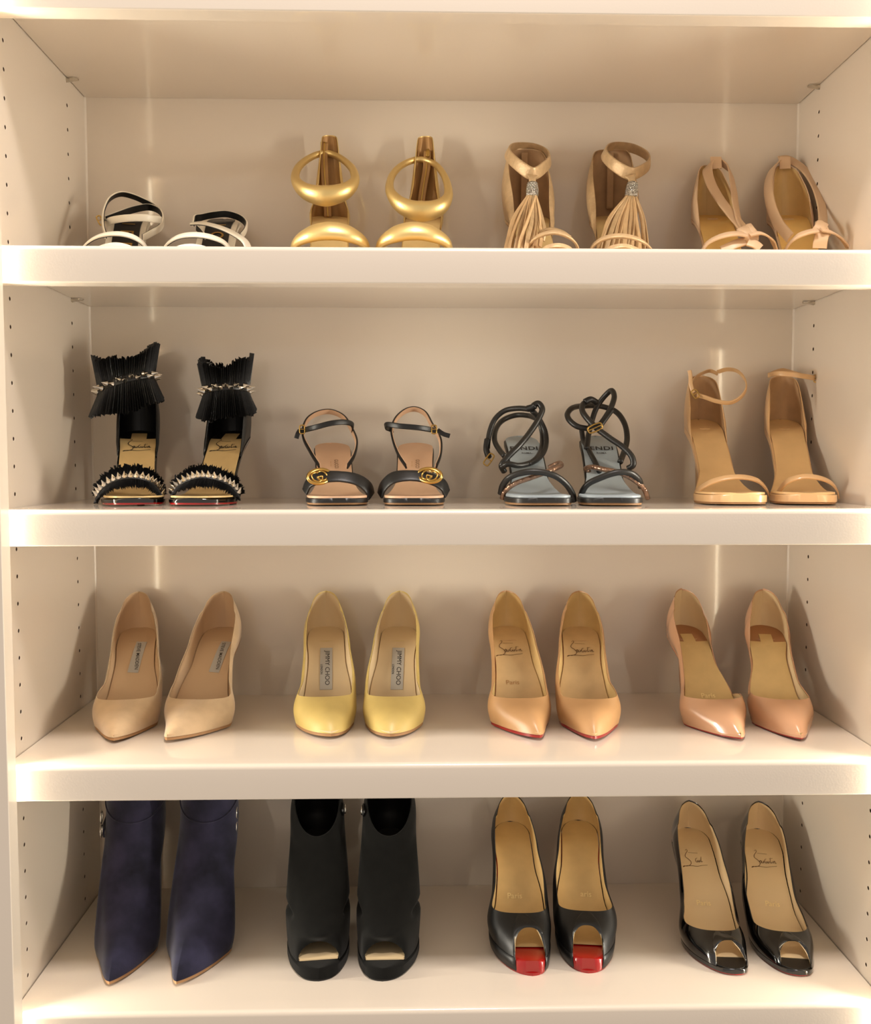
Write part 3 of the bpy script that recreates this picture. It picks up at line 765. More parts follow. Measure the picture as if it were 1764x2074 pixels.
# black suede peep toe ankle boots with side cut-outs
for toe, seat, lab, md in (((-.1610, .0598), (-.1835, .265), 'black suede open toe ankle boot with side notches, left one of its pair', 1), ((-.0775, .058), (-.0795, .265), 'black suede open toe ankle boot with side notches, right one of its pair', -1)):
    s = Last('open_toe_ankle_boot', 'D', toe, seat, lab, 'black open toe ankle boots', 'shoe', H=.098, L=.224, med=md, kind='almond', plat=.0165, spring=.001, ball=.0395, tip=.0 if md > 0 else -.006)
    L = s.L
    def nip(G):   # the upper is drawn in where vamp and shaft meet above the side cut-outs
        G = G.copy(); k = np.exp(-((G[..., 2]-.055-.12*(G[..., 1]-.09))/.0028)**2)*np.clip((G[..., 1]-.055)/.015, 0, 1)*np.clip((.160-G[..., 1])/.02, 0, 1)
        G[..., 0] *= 1-.19*k; return G
    s.shaft([None, (.020, .047, L+.002, .112, .0405, .05, 1.0), (.050, .060, L+.004, .125, .040, .3, .75), (.085, .078, L+.001, .142, .0385, .6, .4),
             (.112, .100, L-.004, .160, .0375, .9, .1), (.122, .118, L-.010, .182, .0365, 1, 0), (.124, .129, L-.016, .205, .0315, 1, 0)], BLK_S, BLK, peep=(.026, .019, .010, .0170), warp=nip, sub=10)
    s.plate('platform', BLK_S, -.0008, .0150, inset=-.0004, flat_bottom=lambda y, z=s.z: max(.0022, float(z(y))-.0165), dome_edge=.0035)
    s.plate('insole', PALE_IN, .0012, .0016, inset=.0035, s0=.085, s1=.45, crown=.0012)
    s.plate('heel_sock', BLK, .0012, .0016, inset=.0035, s0=.45, s1=1, crown=.0012)
    s.plate('outsole', RUBBER, -.0135, .0022, inset=.002, flat_bottom=lambda y, z=s.z: max(0, float(z(y))-.0182))
    s.stiletto(BLK_S, RUBBER, block=True, wide=.013)
    sd = 1 if md > 0 else -1
    V, F = sweep([(sd*.0350, .150, .150), (sd*.0362, .158, .152), (sd*.0355, .166, .154)], .010, .003, center=np.array([0, .16, .152])); obj('ankle_tab', V, F, BLK, s.root)
    V, F = sweep([(sd*.038, .152, .156), (sd*.038, .164, .156), (sd*.038, .164, .148), (sd*.038, .152, .148)], .0018, .0018, center=np.array([0, .158, .152]), closed=True, profile='round', n=4, nseg=8); obj('ankle_buckle', V, F, STEEL, s.root)
# ------------------------------------------------------------------ second row: black fringed sandals
RAFFIA = mat('black_raffia', (.060, .060, .060), rough=.42, bump=.25, scale=900, var=.3, vscale=300)
BRONZE = mat('snake_bronze', (.62, .50, .42), rough=.28, metal=.8, bump=.6, scale=420, kind='voronoi', var=.35, vscale=160)
GREY_IN = mat('blue_grey_insole', (.62, .66, .68), rough=.40, var=.05, vscale=40)
BLK_T = mat('soft_black_tube_leather', (.115, .108, .098), rough=.38, bump=.05, scale=700)
BEIGE_IN = mat('rosy_beige_insole', (.82, .67, .54), rough=.5, var=.04, vscale=50)
NUDE_A = mat('nude_patent_strap', (.82, .66, .47), rough=.28, coat=.3)
NUDE_B = mat('pale_tan_insole', (.85, .70, .49), rough=.38, var=.06, vscale=40)
NUDE_C = mat('tan_heel_lining', (.70, .56, .40), rough=.7, var=.10, vscale=60)

def ruffle(s, name, root_pts, tip_pts, m, n=110, amp=.0022, jag=.0035, seed=1, parent=None, rows=4, closed=False, thick=.0006):
    """pleated raffia frill between a root line and a tip line (local points), with a ragged cut edge"""
    rnd = random.Random(seed); A = catmull(root_pts, 12, closed); B = catmull(tip_pts, 12, closed)
    t = np.linspace(0, 1, n); tA = np.linspace(0, 1, len(A)); tB = np.linspace(0, 1, len(B))
    A = np.stack([np.interp(t, tA, A[:, k]) for k in range(3)], 1); B = np.stack([np.interp(t, tB, B[:, k]) for k in range(3)], 1)
    T = unit(np.gradient(A, axis=0)); D = unit(B-A); Nn = unit(np.cross(T, D)); V = []; F = []
    for i in range(n):
        ph = (1 if i % 2 else -1)*amp*(.6+.8*rnd.random()); ln = 1+(rnd.random()-.6)*jag/np.linalg.norm(B[i]-A[i])*1.6
        for r in range(rows+1):
            f = r/rows; V.append(A[i]+(B[i]-A[i])*f*(ln if r == rows else 1)+Nn[i]*ph*(.25+.75*f))
    R = rows+1; N0 = len(V); V += [p+Nn[i//R]*thick for i, p in enumerate(V[:N0])]
    for i in range(n-1):
        if rnd.random() < .05: pass
        for r in range(rows):
            a = i*R+r; F += [(a, a+R, a+R+1, a+1), (N0+a, N0+a+1, N0+a+R+1, N0+a+R)]
        a = i*R+rows; F.append((a, a+R, N0+a+R, N0+a)); F.append((i*R, N0+i*R, N0+i*R+R, i*R+R))
    F += [tuple((r, r+1, N0+r+1, N0+r)) for r in range(rows)]; z = (n-1)*R; F += [(z+r, N0+z+r, N0+z+r+1, z+r+1) for r in range(rows)]
    o = obj(name, V, F, m, parent or s.root, smooth=False); o['kind'] = 'stuff'; return o
SPIKE = None
def spike(s, p, d, h=.0088, r=.0041, parent=None):
    global SPIKE
    d = unit(np.array(d, float))
    if SPIKE is None:
        V = []; F = []; n = 10
        for rr, z in ((r, 0), (r, h*.12), (r*.62, h*.42), (r*.1, h)): V += [(rr*math.cos(a), rr*math.sin(a), z) for a in np.linspace(0, 6.2832, n, endpoint=False)]
        for i in range(3): F += [(i*n+k, i*n+(k+1) % n, i*n+n+(k+1) % n, i*n+n+k) for k in range(n)]
        F += [tuple(range(n))[::-1], tuple(range(3*n, 4*n))]
        o = obj('spike_stud', V, F, STEEL, smooth=False); SPIKE = o.data
    else:
        o = bpy.data.objects.new('spike_stud', SPIKE); COL.objects.link(o)
    q = Vector(tuple(d)).to_track_quat('Z', 'Y'); o.location = tuple(map(float, p)); o.rotation_mode = 'QUATERNION'; o.rotation_quaternion = q
    o.parent = parent or s.root; return o
def fringed(toe, seat, label, md, cuff, band, seed, sgn):
    s = Last('fringed_sandal', 'B', toe, seat, label, 'black fringed sandals with spike studs', 'shoe', H=.094, L=.212, med=md, kind='round', plat=.0085, spring=.001, ball=.0385, waist=.0245, heelw=.0265, tip=.004*md, flare=True)
    L = s.L
    s.plate('sole_edge', BLK_P, .0004, .0055, inset=-.0004, dome_edge=.0016)
    s.plate('outsole', RED, -.0048, .0024, inset=.0006, end_in=.0010)
    s.plate('heel_pad', BLK, .0016, .0010, inset=.0016, s0=.6, s1=1)
    s.plate('insole', GOLD_IN, .0022, .0012, inset=.0022, s0=.02, s1=.795, crown=.0008)
    s.patch('insole_tab', GOLD_IN, .176, 0, .036, .020, .0016, thick=.0008)
    s.strokes('signature', INK, SIGN, .037, .150, 0, .0034, .0011)
    hh = [(.62, .004), (.70, .022), (.78, .050), (.86, .062), (1.0, .066)]
    s.counter(BLK, BLK, .64, .64, (hh, hh), squeeze=.88, bulge=.003)
    s.stiletto(BLK, RUBBER)
    # ankle cuff: band with studs, one frill up and one frill down
    cx, cy, cz, rx, ry, tx, ty = cuff      # centre (local), radii, tilt in x, tilt in y
    ang = np.linspace(math.radians(112), math.radians(428), 22)   # open at the back
    def ring(k, dz, fl, extra=lambda a: 0.0): return [np.array([cx+rx*k*math.cos(a), cy+ry*k*math.sin(a), cz+dz+extra(a)+tx*math.cos(a)+ty*math.sin(a)]) for a in ang]
    axis = np.array([cx, cy, cz])
    V, F = sweep(ring(1, 0, 0), .010, .0022, center=axis); bnd = obj('ankle_band', V, F, BLK, s.root, angle=50)
    up = lambda a: .010*math.sin(a)+.004*math.cos(2*a)+.003*math.sin(5*a+seed)+.002
    ruffle(s, 'upper_frill', ring(1.0, .002, 0), ring(1.16, .040, 0, up), RAFFIA, 150, seed=seed)
    ruffle(s, 'upper_frill', ring(.98, .002, 0), ring(1.06, .035, 0, up), RAFFIA, 130, seed=seed+1)
    ruffle(s, 'lower_frill', ring(1.0, -.002, 0), ring(1.30, -.031, 0, lambda a: .013*math.sin(a)+.002*math.sin(4*a+seed)), RAFFIA, 160, amp=.0022, seed=seed+2)
    ruffle(s, 'lower_frill', ring(.98, -.002, 0), ring(1.14, -.030, 0, lambda a: .010*math.sin(a)), RAFFIA, 140, seed=seed+3)
    for k, a in enumerate(np.linspace(math.radians(165), math.radians(375), 17)):
        p = np.array([cx+rx*1.03*math.cos(a), cy+ry*1.03*math.sin(a), cz+.0005+(.0018 if k % 2 else -.0018)+tx*math.cos(a)+ty*math.sin(a)])
        spike(s, p, (math.cos(a), math.sin(a), .10), parent=bnd)
    # toe band
    P = s.px(band); c = np.array([float(P[:, 0].mean()), P[:, 1].mean()+.022, -.012]); Q = catmull(P, 6); out = unit(Q-c)
    V, F = sweep(P, .011, .0022, center=c); tb = obj('toe_band', V, F, BLK, s.root, angle=50)
    Au = [p+np.array([0, .002, .001]) for p in P]
    tp = .30+.70*np.sin(np.pi*np.linspace(.06, .94, len(P))); U = [p+o*.013*t+np.array([0, .010*t, .004*t]) for p, o, t in zip(P, unit(P-c), tp)]
    Dn = [p+o*.004*t+np.array([0, -.016*t, -.0150*t-.001]) for p, o, t in zip(P, unit(P-c), tp)]
    ruffle(s, 'toe_frill', Au, U, RAFFIA, 150, seed=seed+4, amp=.0018, jag=.004); ruffle(s, 'toe_frill', Au, [p+np.array([0, .004, -.002]) for p in U], RAFFIA, 120, seed=seed+5)
    ruffle(s, 'toe_frill', [p+np.array([0, -.002, -.001]) for p in P], Dn, RAFFIA, 150, seed=seed+6, amp=.0018, jag=.004)
    for i in np.linspace(2, len(Q)-3, 17).astype(int):
        spike(s, Q[i]+out[i]*.0012, out[i]+np.array([0, -.55, .25]), parent=tb)
    return s
fringed((-.3805, .0713), (-.4265, .27), 'black sandal with raffia frills and spike studs, nearest the left wall', 1, (-.014, .168, .157, .036, .034, .011, -.004),
        [(196, 1008, .135), (207, 990, .128), (232, 972, .120), (265, 965, .116), (298, 970, .118), (318, 984, .126), (330, 1004, .134)], 11, 1)
fringed((-.3060, .0697), (-.2960, .27), 'black sandal with raffia frills and spike studs, right one of its pair', -1, (-.003, .172, .148, .0300, .032, .003, -.004),
        [(352, 1005, .134), (360, 984, .126), (385, 969, .118), (412, 964, .115), (445, 970, .118), (470, 983, .126), (486, 1003, .134)], 31, -1)

# ---- black slingback sandals with a brass ring buckle
def slingback(toe, seat, label, md, vamp, ringc, tilt, sling, front, bk, tailp):
    s = Last('slingback_sandal', 'B', toe, seat, label, 'black slingback sandals with brass buckles', 'shoe', H=.076, L=.205, med=md, kind='square', plat=.0085, spring=.0005, ball=.0385, waist=.0245, heelw=.0258, flare=True)
    s.base(BEIGE_IN, BLK, SOLE_T, t_edge=.0058, t_out=.0026, ins_in=.0014)
    s.stiletto(BLK, RUBBER, block=True, wide=.0195)
    P = s.px(vamp); c = np.array([P[:, 0].mean(), P[:, 1].mean()+.040, -.006])
    V, F = sweep(P, [.0145, .018, .019, .0165, .0180, .020, .018], .0022, center=c); obj('vamp_strap', V, F, BLK, s.root, angle=50)
    r = s.px([ringc])[0]; x = np.array([math.cos(tilt), 0, math.sin(tilt)]); f = unit(np.array([.35*math.copysign(1, -tilt)*-1, -.80, .60])); x = unit(x-f*np.dot(x, f)); u = np.cross(f, x)
    if u[2] < 0: u = -u
    def cur(pts, rad, nm, par=None, closed=False):
        Q = [r+x*a+u*b_+f*.0035 for a, b_ in pts]; V, F = sweep(Q, rad*2, rad*2, center=r+f*.06, closed=closed, profile='round', n=6, nseg=8); return obj(nm, V, F, GOLDM, par or s.root)
    el = [(.0165*math.cos(a), .0098*math.sin(a)) for a in np.linspace(0, 6.2832, 14, endpoint=False)]
    rb = cur(el, .0022, 'ring_buckle', None, True)
    for k in (-1, 1):
        g = [(k*(-.0035+.0072*math.cos(a)), .0066*math.sin(a)) for a in np.linspace(math.radians(55), math.radians(330), 10)]
        g += [(k*.0035, -.0005), (k*-.001, -.0005)]
        cur(g, .0012, 'letter_g', rb)
    S = s.px(sling); c = np.array([S[:, 0].mean(), S[:, 1].mean()-.02, S[:, 2].mean()-.01])
    s.strap('sling_strap', S, .0075, .0022, BLK, center=c, lining=BEIGE_IN, local=True)
    Fp = s.px(front); s.strap('ankle_strap', Fp, .0072, .0020, BLK, center=np.array([Fp[:, 0].mean(), Fp[:, 1].max()+.01, Fp[:, 2].mean()]), local=True)
    s.strap('strap_end', tailp, .0062, .0018, BLK, center=s.px([tailp[0]])[0]+np.array([0, .05, 0]))
    s.buckle('strap_buckle', bk, .0065, .0105, GOLDM)
    s.text('lettering', INK_B, 'GUCCI', .0072, .128, .003, .0032, None, 'side', .9)
    s.text('small_lettering', INK_F, 'made in Italy', .0026, .128, -.004, .0032, None, 'side', .9)
    return s
slingback((-.1345, .0773), (-.1598, .27), 'black leather slingback sandal with brass ring buckle, left one of its pair', 1,
          [(617, 996, .128), (626, 978, .124), (652, 967, .118), (690, 965, .115), (725, 972, .118), (746, 988, .124), (752, 1005, .130)], (645, 968, .114), math.radians(30),
          [(646, 944, .175), (628, 915, .200), (613, 882, .228), (622, 850, .258), (645, 836, .280), (668, 833, .286), (694, 843, .276), (714, 872, .245), (723, 897, .220), (718, 922, .198), (704, 945, .175)],
          [(714, 872, .243), (714, 860, .226), (700, 855, .212), (672, 857, .200), (640, 865, .200), (616, 871, .214), (606, 874, .226)], (612, 870, .211), [(607, 872, .222), (603, 879, .220), (600, 888, .220)])
slingback((-.0450, .0754), (-.0420, .27), 'black leather slingback sandal with brass ring buckle, right one of its pair', -1,
          [(769, 1003, .130), (776, 985, .124), (795, 968, .118), (830, 963, .115), (868, 968, .118), (897, 982, .124), (906, 1000, .130)], (872, 966, .114), math.radians(-28),
          [(822, 945, .175), (806, 920, .198), (795, 890, .222), (793, 870, .238), (803, 846, .262), (825, 830, .283), (842, 828, .286), (860, 836, .278), (876, 862, .250), (892, 890, .222), (893, 920, .198), (884, 945, .175)],
          [(795, 872, .240), (781, 866, .226), (783, 860, .214), (810, 863, .200), (845, 866, .200), (872, 870, .212), (884, 872, .226)], (879, 870, .212), [(886, 871, .218), (898, 879, .216), (911, 883, .216)])

# ---- black tubular strap sandals with grey insoles
def tubes(toe, seat, label, md, runs, snakes, bk, cover):
    s = Last('tube_strap_sandal', 'B', toe, seat, label, 'black tube strap sandals with grey insoles', 'shoe', H=.086, L=.215, med=md, kind='square', plat=.0095, spring=.0005, ball=.0395, waist=.0245, heelw=.0250, tip=.004*md, flare=True)
    s.base(GREY_IN, BLK_T, SOLE_T, t_edge=.0065, t_out=.0028, ins_in=.0022)
    s.stiletto(BLK_T, RUBBER, block=False, top_w=.022)
    for pts, d in runs:
        P = s.px(pts); s.strap('tube_strap', P, d, d, BLK_T, center=P.mean(0), profile='round', local=True, n=10)
    for pts, d in snakes:
        P = s.px(pts); s.strap('snake_strap', P, d, d, BRONZE, center=np.array([0, P[:, 1].mean(), 0]), profile='round', local=True, n=10)['label'] = 'bronze snake print strap'
    for pts, d in cover:
        P = s.px(pts); s.strap('strap_keeper', P, d, d, BLK, center=P.mean(0)+np.array([0, .02, 0]), profile='round', local=True)
    s.buckle('buckle', *bk)
    s.text('lettering', INK, 'FENDI', .0138, .156, -.001, .0034, None, 'heel', .95, .018, 1.1)
    s.text('small_lettering', INK, 'ROMA', .0046, .146, .001, .0034, None, 'heel', 1.0, .01)
    return s
tubes((.1085, .0609), (.1041, .27), 'black tube strap sandal with round ankle loops, left one of its pair', 1,
      [([(1014, 1000, .142), (1018, 984, .136), (1032, 967, .126), (1060, 957, .118), (1092, 956, .115), (1122, 963, .117), (1146, 980, .124), (1160, 1002, .134), (1162, 1014, .140)], .0082),
       ([(1021, 955, .176), (1016, 943, .170), (1028, 926, .172), (1052, 902, .180), (1076, 872, .196), (1092, 846, .206), (1098, 828, .212), (1090, 817, .216), (1079, 822, .218)], .0082),
       ([(1073, 829, .220), (1050, 827, .228), (1022, 832, .238), (1003, 848, .240), (993, 870, .238), (989, 890, .234), (987, 908, .228)], .0074),
       ([(1091, 850, .238), (1070, 842, .262), (1045, 841, .276), (1020, 850, .272), (1004, 870, .252), (1002, 893, .232), (1012, 912, .212), (1022, 924, .196)], .0074),
       ([(1078, 832, .222), (1090, 846, .236), (1103, 872, .236), (1106, 897, .226), (1098, 920, .206), (1078, 936, .182), (1050, 943, .166), (1028, 940, .162), (1016, 946, .168)], .0076),
       ([(1092, 852, .252), (1098, 880, .246), (1096, 908, .220), (1086, 928, .190), (1070, 940, .174)], .0066)],
      [([(1017, 1010, .142), (1022, 996, .136), (1042, 980, .128), (1074, 968, .122), (1104, 957, .126), (1126, 948, .140), (1137, 942, .158), (1132, 938, .170), (1112, 947, .176)], .0066)],
      ((990, 931, .214), .0075, .0165, GOLDM, math.radians(-35), .0010), [([(987, 890, .232), (985, 910, .226), (990, 927, .220)], .0084), ([(1068, 828, .219), (1078, 825, .216), (1084, 821, .214)], .0092)])
tubes((.1950, .059), (.2111, .27), 'black tube strap sandal with crossed ankle loops and pale buckle, right one of its pair', -1,
      [([(1176, 1016, .140), (1178, 1000, .136), (1190, 981, .126), (1218, 967, .118), (1250, 957, .115), (1276, 958, .118), (1294, 972, .126), (1298, 986, .134)], .0080),
       ([(1188, 910, .215), (1192, 880, .232), (1198, 855, .244), (1208, 826, .250), (1224, 803, .246), (1238, 791, .236), (1244, 802, .224), (1238, 824, .214), (1224, 848, .206), (1210, 866, .204)], .0076),
       ([(1190, 868, .206), (1170, 864, .206), (1154, 852, .214), (1149, 840, .224), (1158, 827, .238), (1185, 822, .262), (1218, 823, .276), (1246, 833, .270), (1264, 856, .250), (1270, 886, .228), (1265, 912, .206), (1256, 936, .184)], .0078),
       ([(1192, 812, .236), (1180, 820, .222), (1180, 834, .210), (1192, 851, .200), (1212, 870, .192), (1236, 888, .182), (1262, 906, .172), (1280, 926, .164), (1282, 942, .162), (1272, 949, .166)], .0080),
       ([(1178, 872, .250), (1182, 894, .238), (1192, 912, .214), (1204, 934, .188), (1214, 955, .168)], .0072)],
      [([(1196, 958, .180), (1186, 950, .172), (1198, 946, .158), (1224, 951, .140), (1256, 958, .127), (1284, 972, .126), (1304, 990, .132), (1312, 1010, .140)], .0066)],
      ((1205, 867, .190), .0190, .0080, GOLDM, math.radians(24), .0011), [([(1184, 814, .224), (1196, 809, .226), (1208, 815, .232)], .0086), ([(1213, 868, .196), (1226, 850, .202), (1241, 830, .210)], .0058)])

# ---- nude ankle strap sandals
def nude_strap(toe, seat, label, md, ball, toe_strap, extras, cw):
    s = Last('ankle_strap_sandal', 'B', toe, seat, label, 'nude ankle strap sandals', 'shoe', H=.110, L=.212, med=md, kind='square', plat=.0125, spring=.0005, ball=ball, waist=.0235, heelw=.0255, tip=.003*md, flare=True)
    s.base(NUDE_B, NUDE_A, SOLE_T, t_edge=.0095, t_out=.0028, ins_in=.0022)
    s.stiletto(NUDE_A, RUBBER, block=True, wide=.0085)
    V = s.px(toe_strap); s.strap('toe_strap', V, .0078, .0020, NUDE_A, center=np.array([V[:, 0].mean(), V[:, 1].mean()+.034, -.012]), local=True)
    hh = [(.66, .0), (.73, .012), (.80, .038), (.87, .054), (.93, .062), (1.0, .064)]
    s.counter(NUDE_A, NUDE_C, .68, .68, (hh, hh), squeeze=cw, bulge=.0025)
    extras(s)
    return s
def ex_l(s):
    P = s.px([(1454, 753, .268), (1472, 748, .256), (1494, 752, .238), (1509, 770, .222), (1511, 788, .210), (1499, 806, .202), (1478, 816, .200), (1452, 813, .204), (1428, 805, .212), (1412, 800, .220)])
    s.strap('ankle_strap', P, .0062, .0017, NUDE_A, center=P.mean(0), local=True)
    P = s.px([(1454, 757, .280), (1438, 751, .286), (1420, 757, .282), (1405, 768, .266), (1400, 782, .248), (1404, 795, .232)]); s.strap('strap_loop', P, .0060, .0016, NUDE_A, center=P.mean(0)+np.array([.02, 0, -.01]), local=True)
    s.strap('strap_end', [(1404, 795, .226), (1399, 778, .228), (1398, 760, .230), (1396, 750, .230)], .0055, .0014, NUDE_A, center=s.px([(1420, 775, .27)])[0])
    s.buckle('buckle', (1408, 798, .214), .0075, .0105, GOLDM, .5)
def ex_r(s):
    P = s.px([(1556, 760, .252), (1570, 757, .238), (1592, 757, .226), (1616, 760, .222), (1640, 764, .226), (1656, 767, .238)])
    s.strap('ankle_strap', P, .0068, .0018, NUDE_A, center=np.array([P[:, 0].mean(), P[:, 1].max()+.03, P[:, 2].mean()]), local=True)
    P = s.px([(1556, 760, .254), (1566, 755, .272), (1585, 750, .284), (1602, 754, .284), (1622, 760, .272), (1645, 765, .254), (1657, 767, .242)]); s.strap('strap_loop', P, .0060, .0016, NUDE_A, center=P.mean(0)-np.array([0, .02, 0]), local=True)
    s.buckle('buckle', (1654, 767, .232), .0085, .0090, GOLDM, .1)
nude_strap((.3490, .0785), (.3620, .27), 'nude ankle strap sandal, its strap looping out right, left one of its pair', 1, .0405,
           [(1406, 1006, .150), (1413, 994, .142), (1436, 978, .130), (1468, 968, .124), (1504, 966, .122), (1534, 973, .126), (1551, 989, .136), (1559, 1006, .146)], ex_l, .80)
nude_strap((.4385, .0800), (.4770, .27), 'nude ankle strap sandal with level buckled strap, nearest the right wall', -1, .0385,
           [(1573, 1004, .150), (1580, 991, .142), (1596, 974, .130), (1626, 965, .124), (1656, 967, .123), (1682, 977, .130), (1695, 992, .138), (1698, 1006, .146)], ex_r, .78)
# ------------------------------------------------------------------ top row: light and gold sandals
CREAM = mat('cream_leather', (.94, .90, .82), rough=.32, bump=.04, scale=600)
GOLD = mat('soft_gold_leather', (.88, .77, .52), rough=.42, metal=.85, bump=.03, scale=500)
GOLD_L = mat('gold_tan_lining', (.66, .50, .30), rough=.45, metal=.35)
TAUPE = mat('metallic_taupe_leather', (.77, .65, .49), rough=.42, metal=.28, bump=.5, scale=380, var=.12, vscale=120)
TAUPE_IN = mat('brown_suede_lining', (.66, .53, .39), rough=.9, var=.12, vscale=60)
TAUPE_S = mat('pale_taupe_suede', (.80, .66, .48), rough=.85, var=.10, vscale=80)
GLIT = mat('silver_glitter', (.78, .77, .74), rough=.22, metal=1.0, bump=1.0, scale=900, kind='voronoi', var=.7, vscale=700)
NUDE_K = mat('rosy_nude_leather', (.81, .68, .54), rough=.42, bump=.04, scale=600)
YEL_IN2 = mat('yellow_tan_insole', (.90, .74, .44), rough=.45, var=.05, vscale=50)

def vamp_c(P, back=.034, low=-.012): return np.array([P[:, 0].mean(), P[:, 1].mean()+back, low])
def cream(toe, seat, label, md, vamps, ankles, bk, letters):
    s = Last('strappy_sandal', 'A', toe, seat, label, 'cream strappy sandals with black insoles', 'shoe', H=.100, L=.212, med=md, kind='square', plat=.0085, spring=.0005, ball=.0385, waist=.0250, heelw=.0265, flare=True)
    s.base(CREAM, CREAM, BLK, t_edge=.0055, t_out=.0028, ins_in=.0010)
    s.plate('insole_panel', BLK, .0030, .0010, inset=.0085, s0=.05, s1=.985, crown=.0006)
    s.stiletto(CREAM, RUBBER)
    for ch, sc in letters: s.text('lettering', GOLDM, ch, .0240, sc, .0, .0042, None, 'side', 1.0, .012)
    for pts, w in vamps:
        P = s.px(pts); s.strap('vamp_strap', P, w, .0020, CREAM, center=vamp_c(P), lining=BLK, local=True)
    for pts, w, cen in ankles:
        P = s.px(pts); c = P.mean(0) if cen is None else s.px([cen])[0]
        s.strap('ankle_strap', P, w, .0020, CREAM, center=c, lining=BLK, local=True)
    if bk: s.buckle('buckle', *bk)
    return s
cream((-.4000, .085), (-.4338, .27), 'cream strappy sandal with a tall open strap loop, left end of the top row', 1,
      [([(162, 512, .152), (174, 494, .144), (200, 478, .134), (237, 473, .129), (268, 479, .133), (290, 493, .143), (301, 512, .152)], .0100),
       ([(182, 514, .116), (205, 501, .106), (234, 496, .102), (262, 502, .106), (280, 514, .116)], .0085)],
      [([(214, 452, .215), (228, 446, .200), (255, 442, .192), (290, 441, .196), (315, 444, .210), (326, 446, .224)], .0092, (270, 443, .27)),
       ([(213, 444, .225), (240, 434, .240), (270, 424, .262), (300, 419, .270), (322, 426, .258), (331, 442, .240), (326, 460, .224), (308, 472, .205), (290, 482, .188)], .0092, None),
       ([(213, 478, .185), (208, 455, .200), (210, 425, .218), (222, 402, .232), (245, 392, .246), (272, 398, .258), (298, 410, .268), (318, 422, .270)], .0085, None)],
      ((203, 447, .216), .0055, .0120, GOLDM, .45), [('R', .112), ('F', .134), ('I', .152)])
cream((-.2980, .085), (-.3086, .27), 'cream strappy sandal with low straps, second from the left in the top row', -1,
      [([(325, 514, .152), (338, 494, .142), (362, 479, .133), (395, 475, .129), (428, 480, .133), (455, 492, .143), (472, 514, .152)], .0110),
       ([(342, 514, .116), (362, 502, .106), (390, 499, .103), (418, 505, .108), (430, 514, .116)], .0085),
       ([(390, 452, .196), (412, 452, .182), (445, 460, .170), (476, 474, .160), (497, 490, .152), (506, 510, .150)], .0095)],
      [([(391, 452, .198), (394, 442, .214), (405, 440, .224), (430, 435, .246), (458, 433, .262), (484, 440, .256), (499, 453, .236), (497, 468, .212), (488, 480, .192)], .0090, None),
       ([(400, 462, .205), (408, 470, .195), (416, 480, .182)], .0070, None)],
      None, [('L', .108), ('O', .130), ('I', .152)])

def puffy(toe, seat, label, md, ring, dia, toe_s, zip_px, pull):
    s = Last('puffy_sandal', 'A', toe, seat, label, 'gold puffy strap sandals', 'shoe', H=.103, L=.210, med=md, kind='almond', plat=.0085, spring=.001, ball=.0385, waist=.0250, heelw=.0268, flare=True)
    s.base(GOLD_IN, GOLD, SOLE_T, t_edge=.0045, t_out=.0028, ins_in=.0016)
    s.stiletto(GOLD, RUBBER)
    h = [(.68, .0), (.75, .010), (.83, .022), (.90, .045), (.945, .092), (.97, .112), (1.0, .114)]
    s.counter(GOLD, GOLD_L, .68, .68, (h, h), squeeze=lambda q: .90 if q < .8 else .90+(.60-.90)*min(1, (q-.8)/.12), bulge=.002, back_lean=-.001, N=60, M=16)
    P = s.px(zip_px); V, F = sweep(P, .0105, .0010, normal=(0, -1, .1)); z = obj('zip_tape', V, F, GOLD_L, s.root)
    V, F = sweep(P+np.array([0, -.0008, 0]), .0022, .0012, normal=(0, -1, .1)); obj('zip_teeth', V, F, GOLDM, z)
    if pull:
        p = s.px([pull])[0]; V, F = sweep([p, p+np.array([.0004, -.002, -.004]), p+np.array([0, -.0025, -.010])], [.004, .006, .005], .0022, normal=(0, -1, .2)); obj('zip_pull', V, F, GOLDM, z)
    R_ = s.px(ring); dd = np.array(dia+dia[:1]); V, F = sweep(R_, dd, dd*.86, center=R_.mean(0), closed=True, profile='round', n=10, nseg=20); obj('ankle_ring', V, F, GOLD, s.root)
    P = s.px(toe_s); V, F = sweep(P, [.010, .020, .030, .033, .030, .020, .010], [.007, .012, .017, .019, .017, .012, .007], center=vamp_c(P, .030, -.004), profile='round', n=10, nseg=20); obj('toe_strap', V, F, GOLD, s.root)
    return s
DIA = [.0275, .0225, .0150, .0118, .0100, .0090, .0088, .0090, .0100, .0118, .0150, .0225]
puffy((-.1454, .080), (-.1603, .27), 'gold puffy strap sandal with upright round ankle ring, left one of its pair', 1,
      [(658, 397, .187), (622, 389, .194), (600, 368, .212), (601, 345, .236), (618, 326, .262), (643, 313, .282), (660, 310, .286), (677, 314, .282), (700, 328, .262), (716, 347, .236), (717, 370, .212), (695, 389, .194)], DIA,
      [(592, 512, .152), (602, 490, .140), (630, 474, .129), (668, 468, .125), (706, 474, .129), (736, 491, .140), (746, 512, .152)],
      [(664, 440, .277), (662, 405, .280), (658, 365, .281), (656, 325, .282), (657, 288, .283)], None)
puffy((-.0443, .080), (-.0293, .27), 'gold puffy strap sandal with tilted ankle ring and zip pull, right one of its pair', -1,
      [(852, 428, .187), (815, 417, .192), (792, 392, .208), (790, 368, .230), (802, 345, .256), (825, 329, .278), (850, 323, .286), (876, 330, .280), (896, 350, .256), (907, 378, .230), (906, 402, .208), (888, 421, .192)], DIA,
      [(764, 512, .152), (774, 491, .140), (800, 475, .129), (838, 468, .125), (874, 474, .129), (903, 490, .140), (913, 512, .152)],
      [(852, 445, .277), (853, 410, .280), (858, 375, .281), (864, 340, .282), (866, 305, .283)], (866, 303, .278))

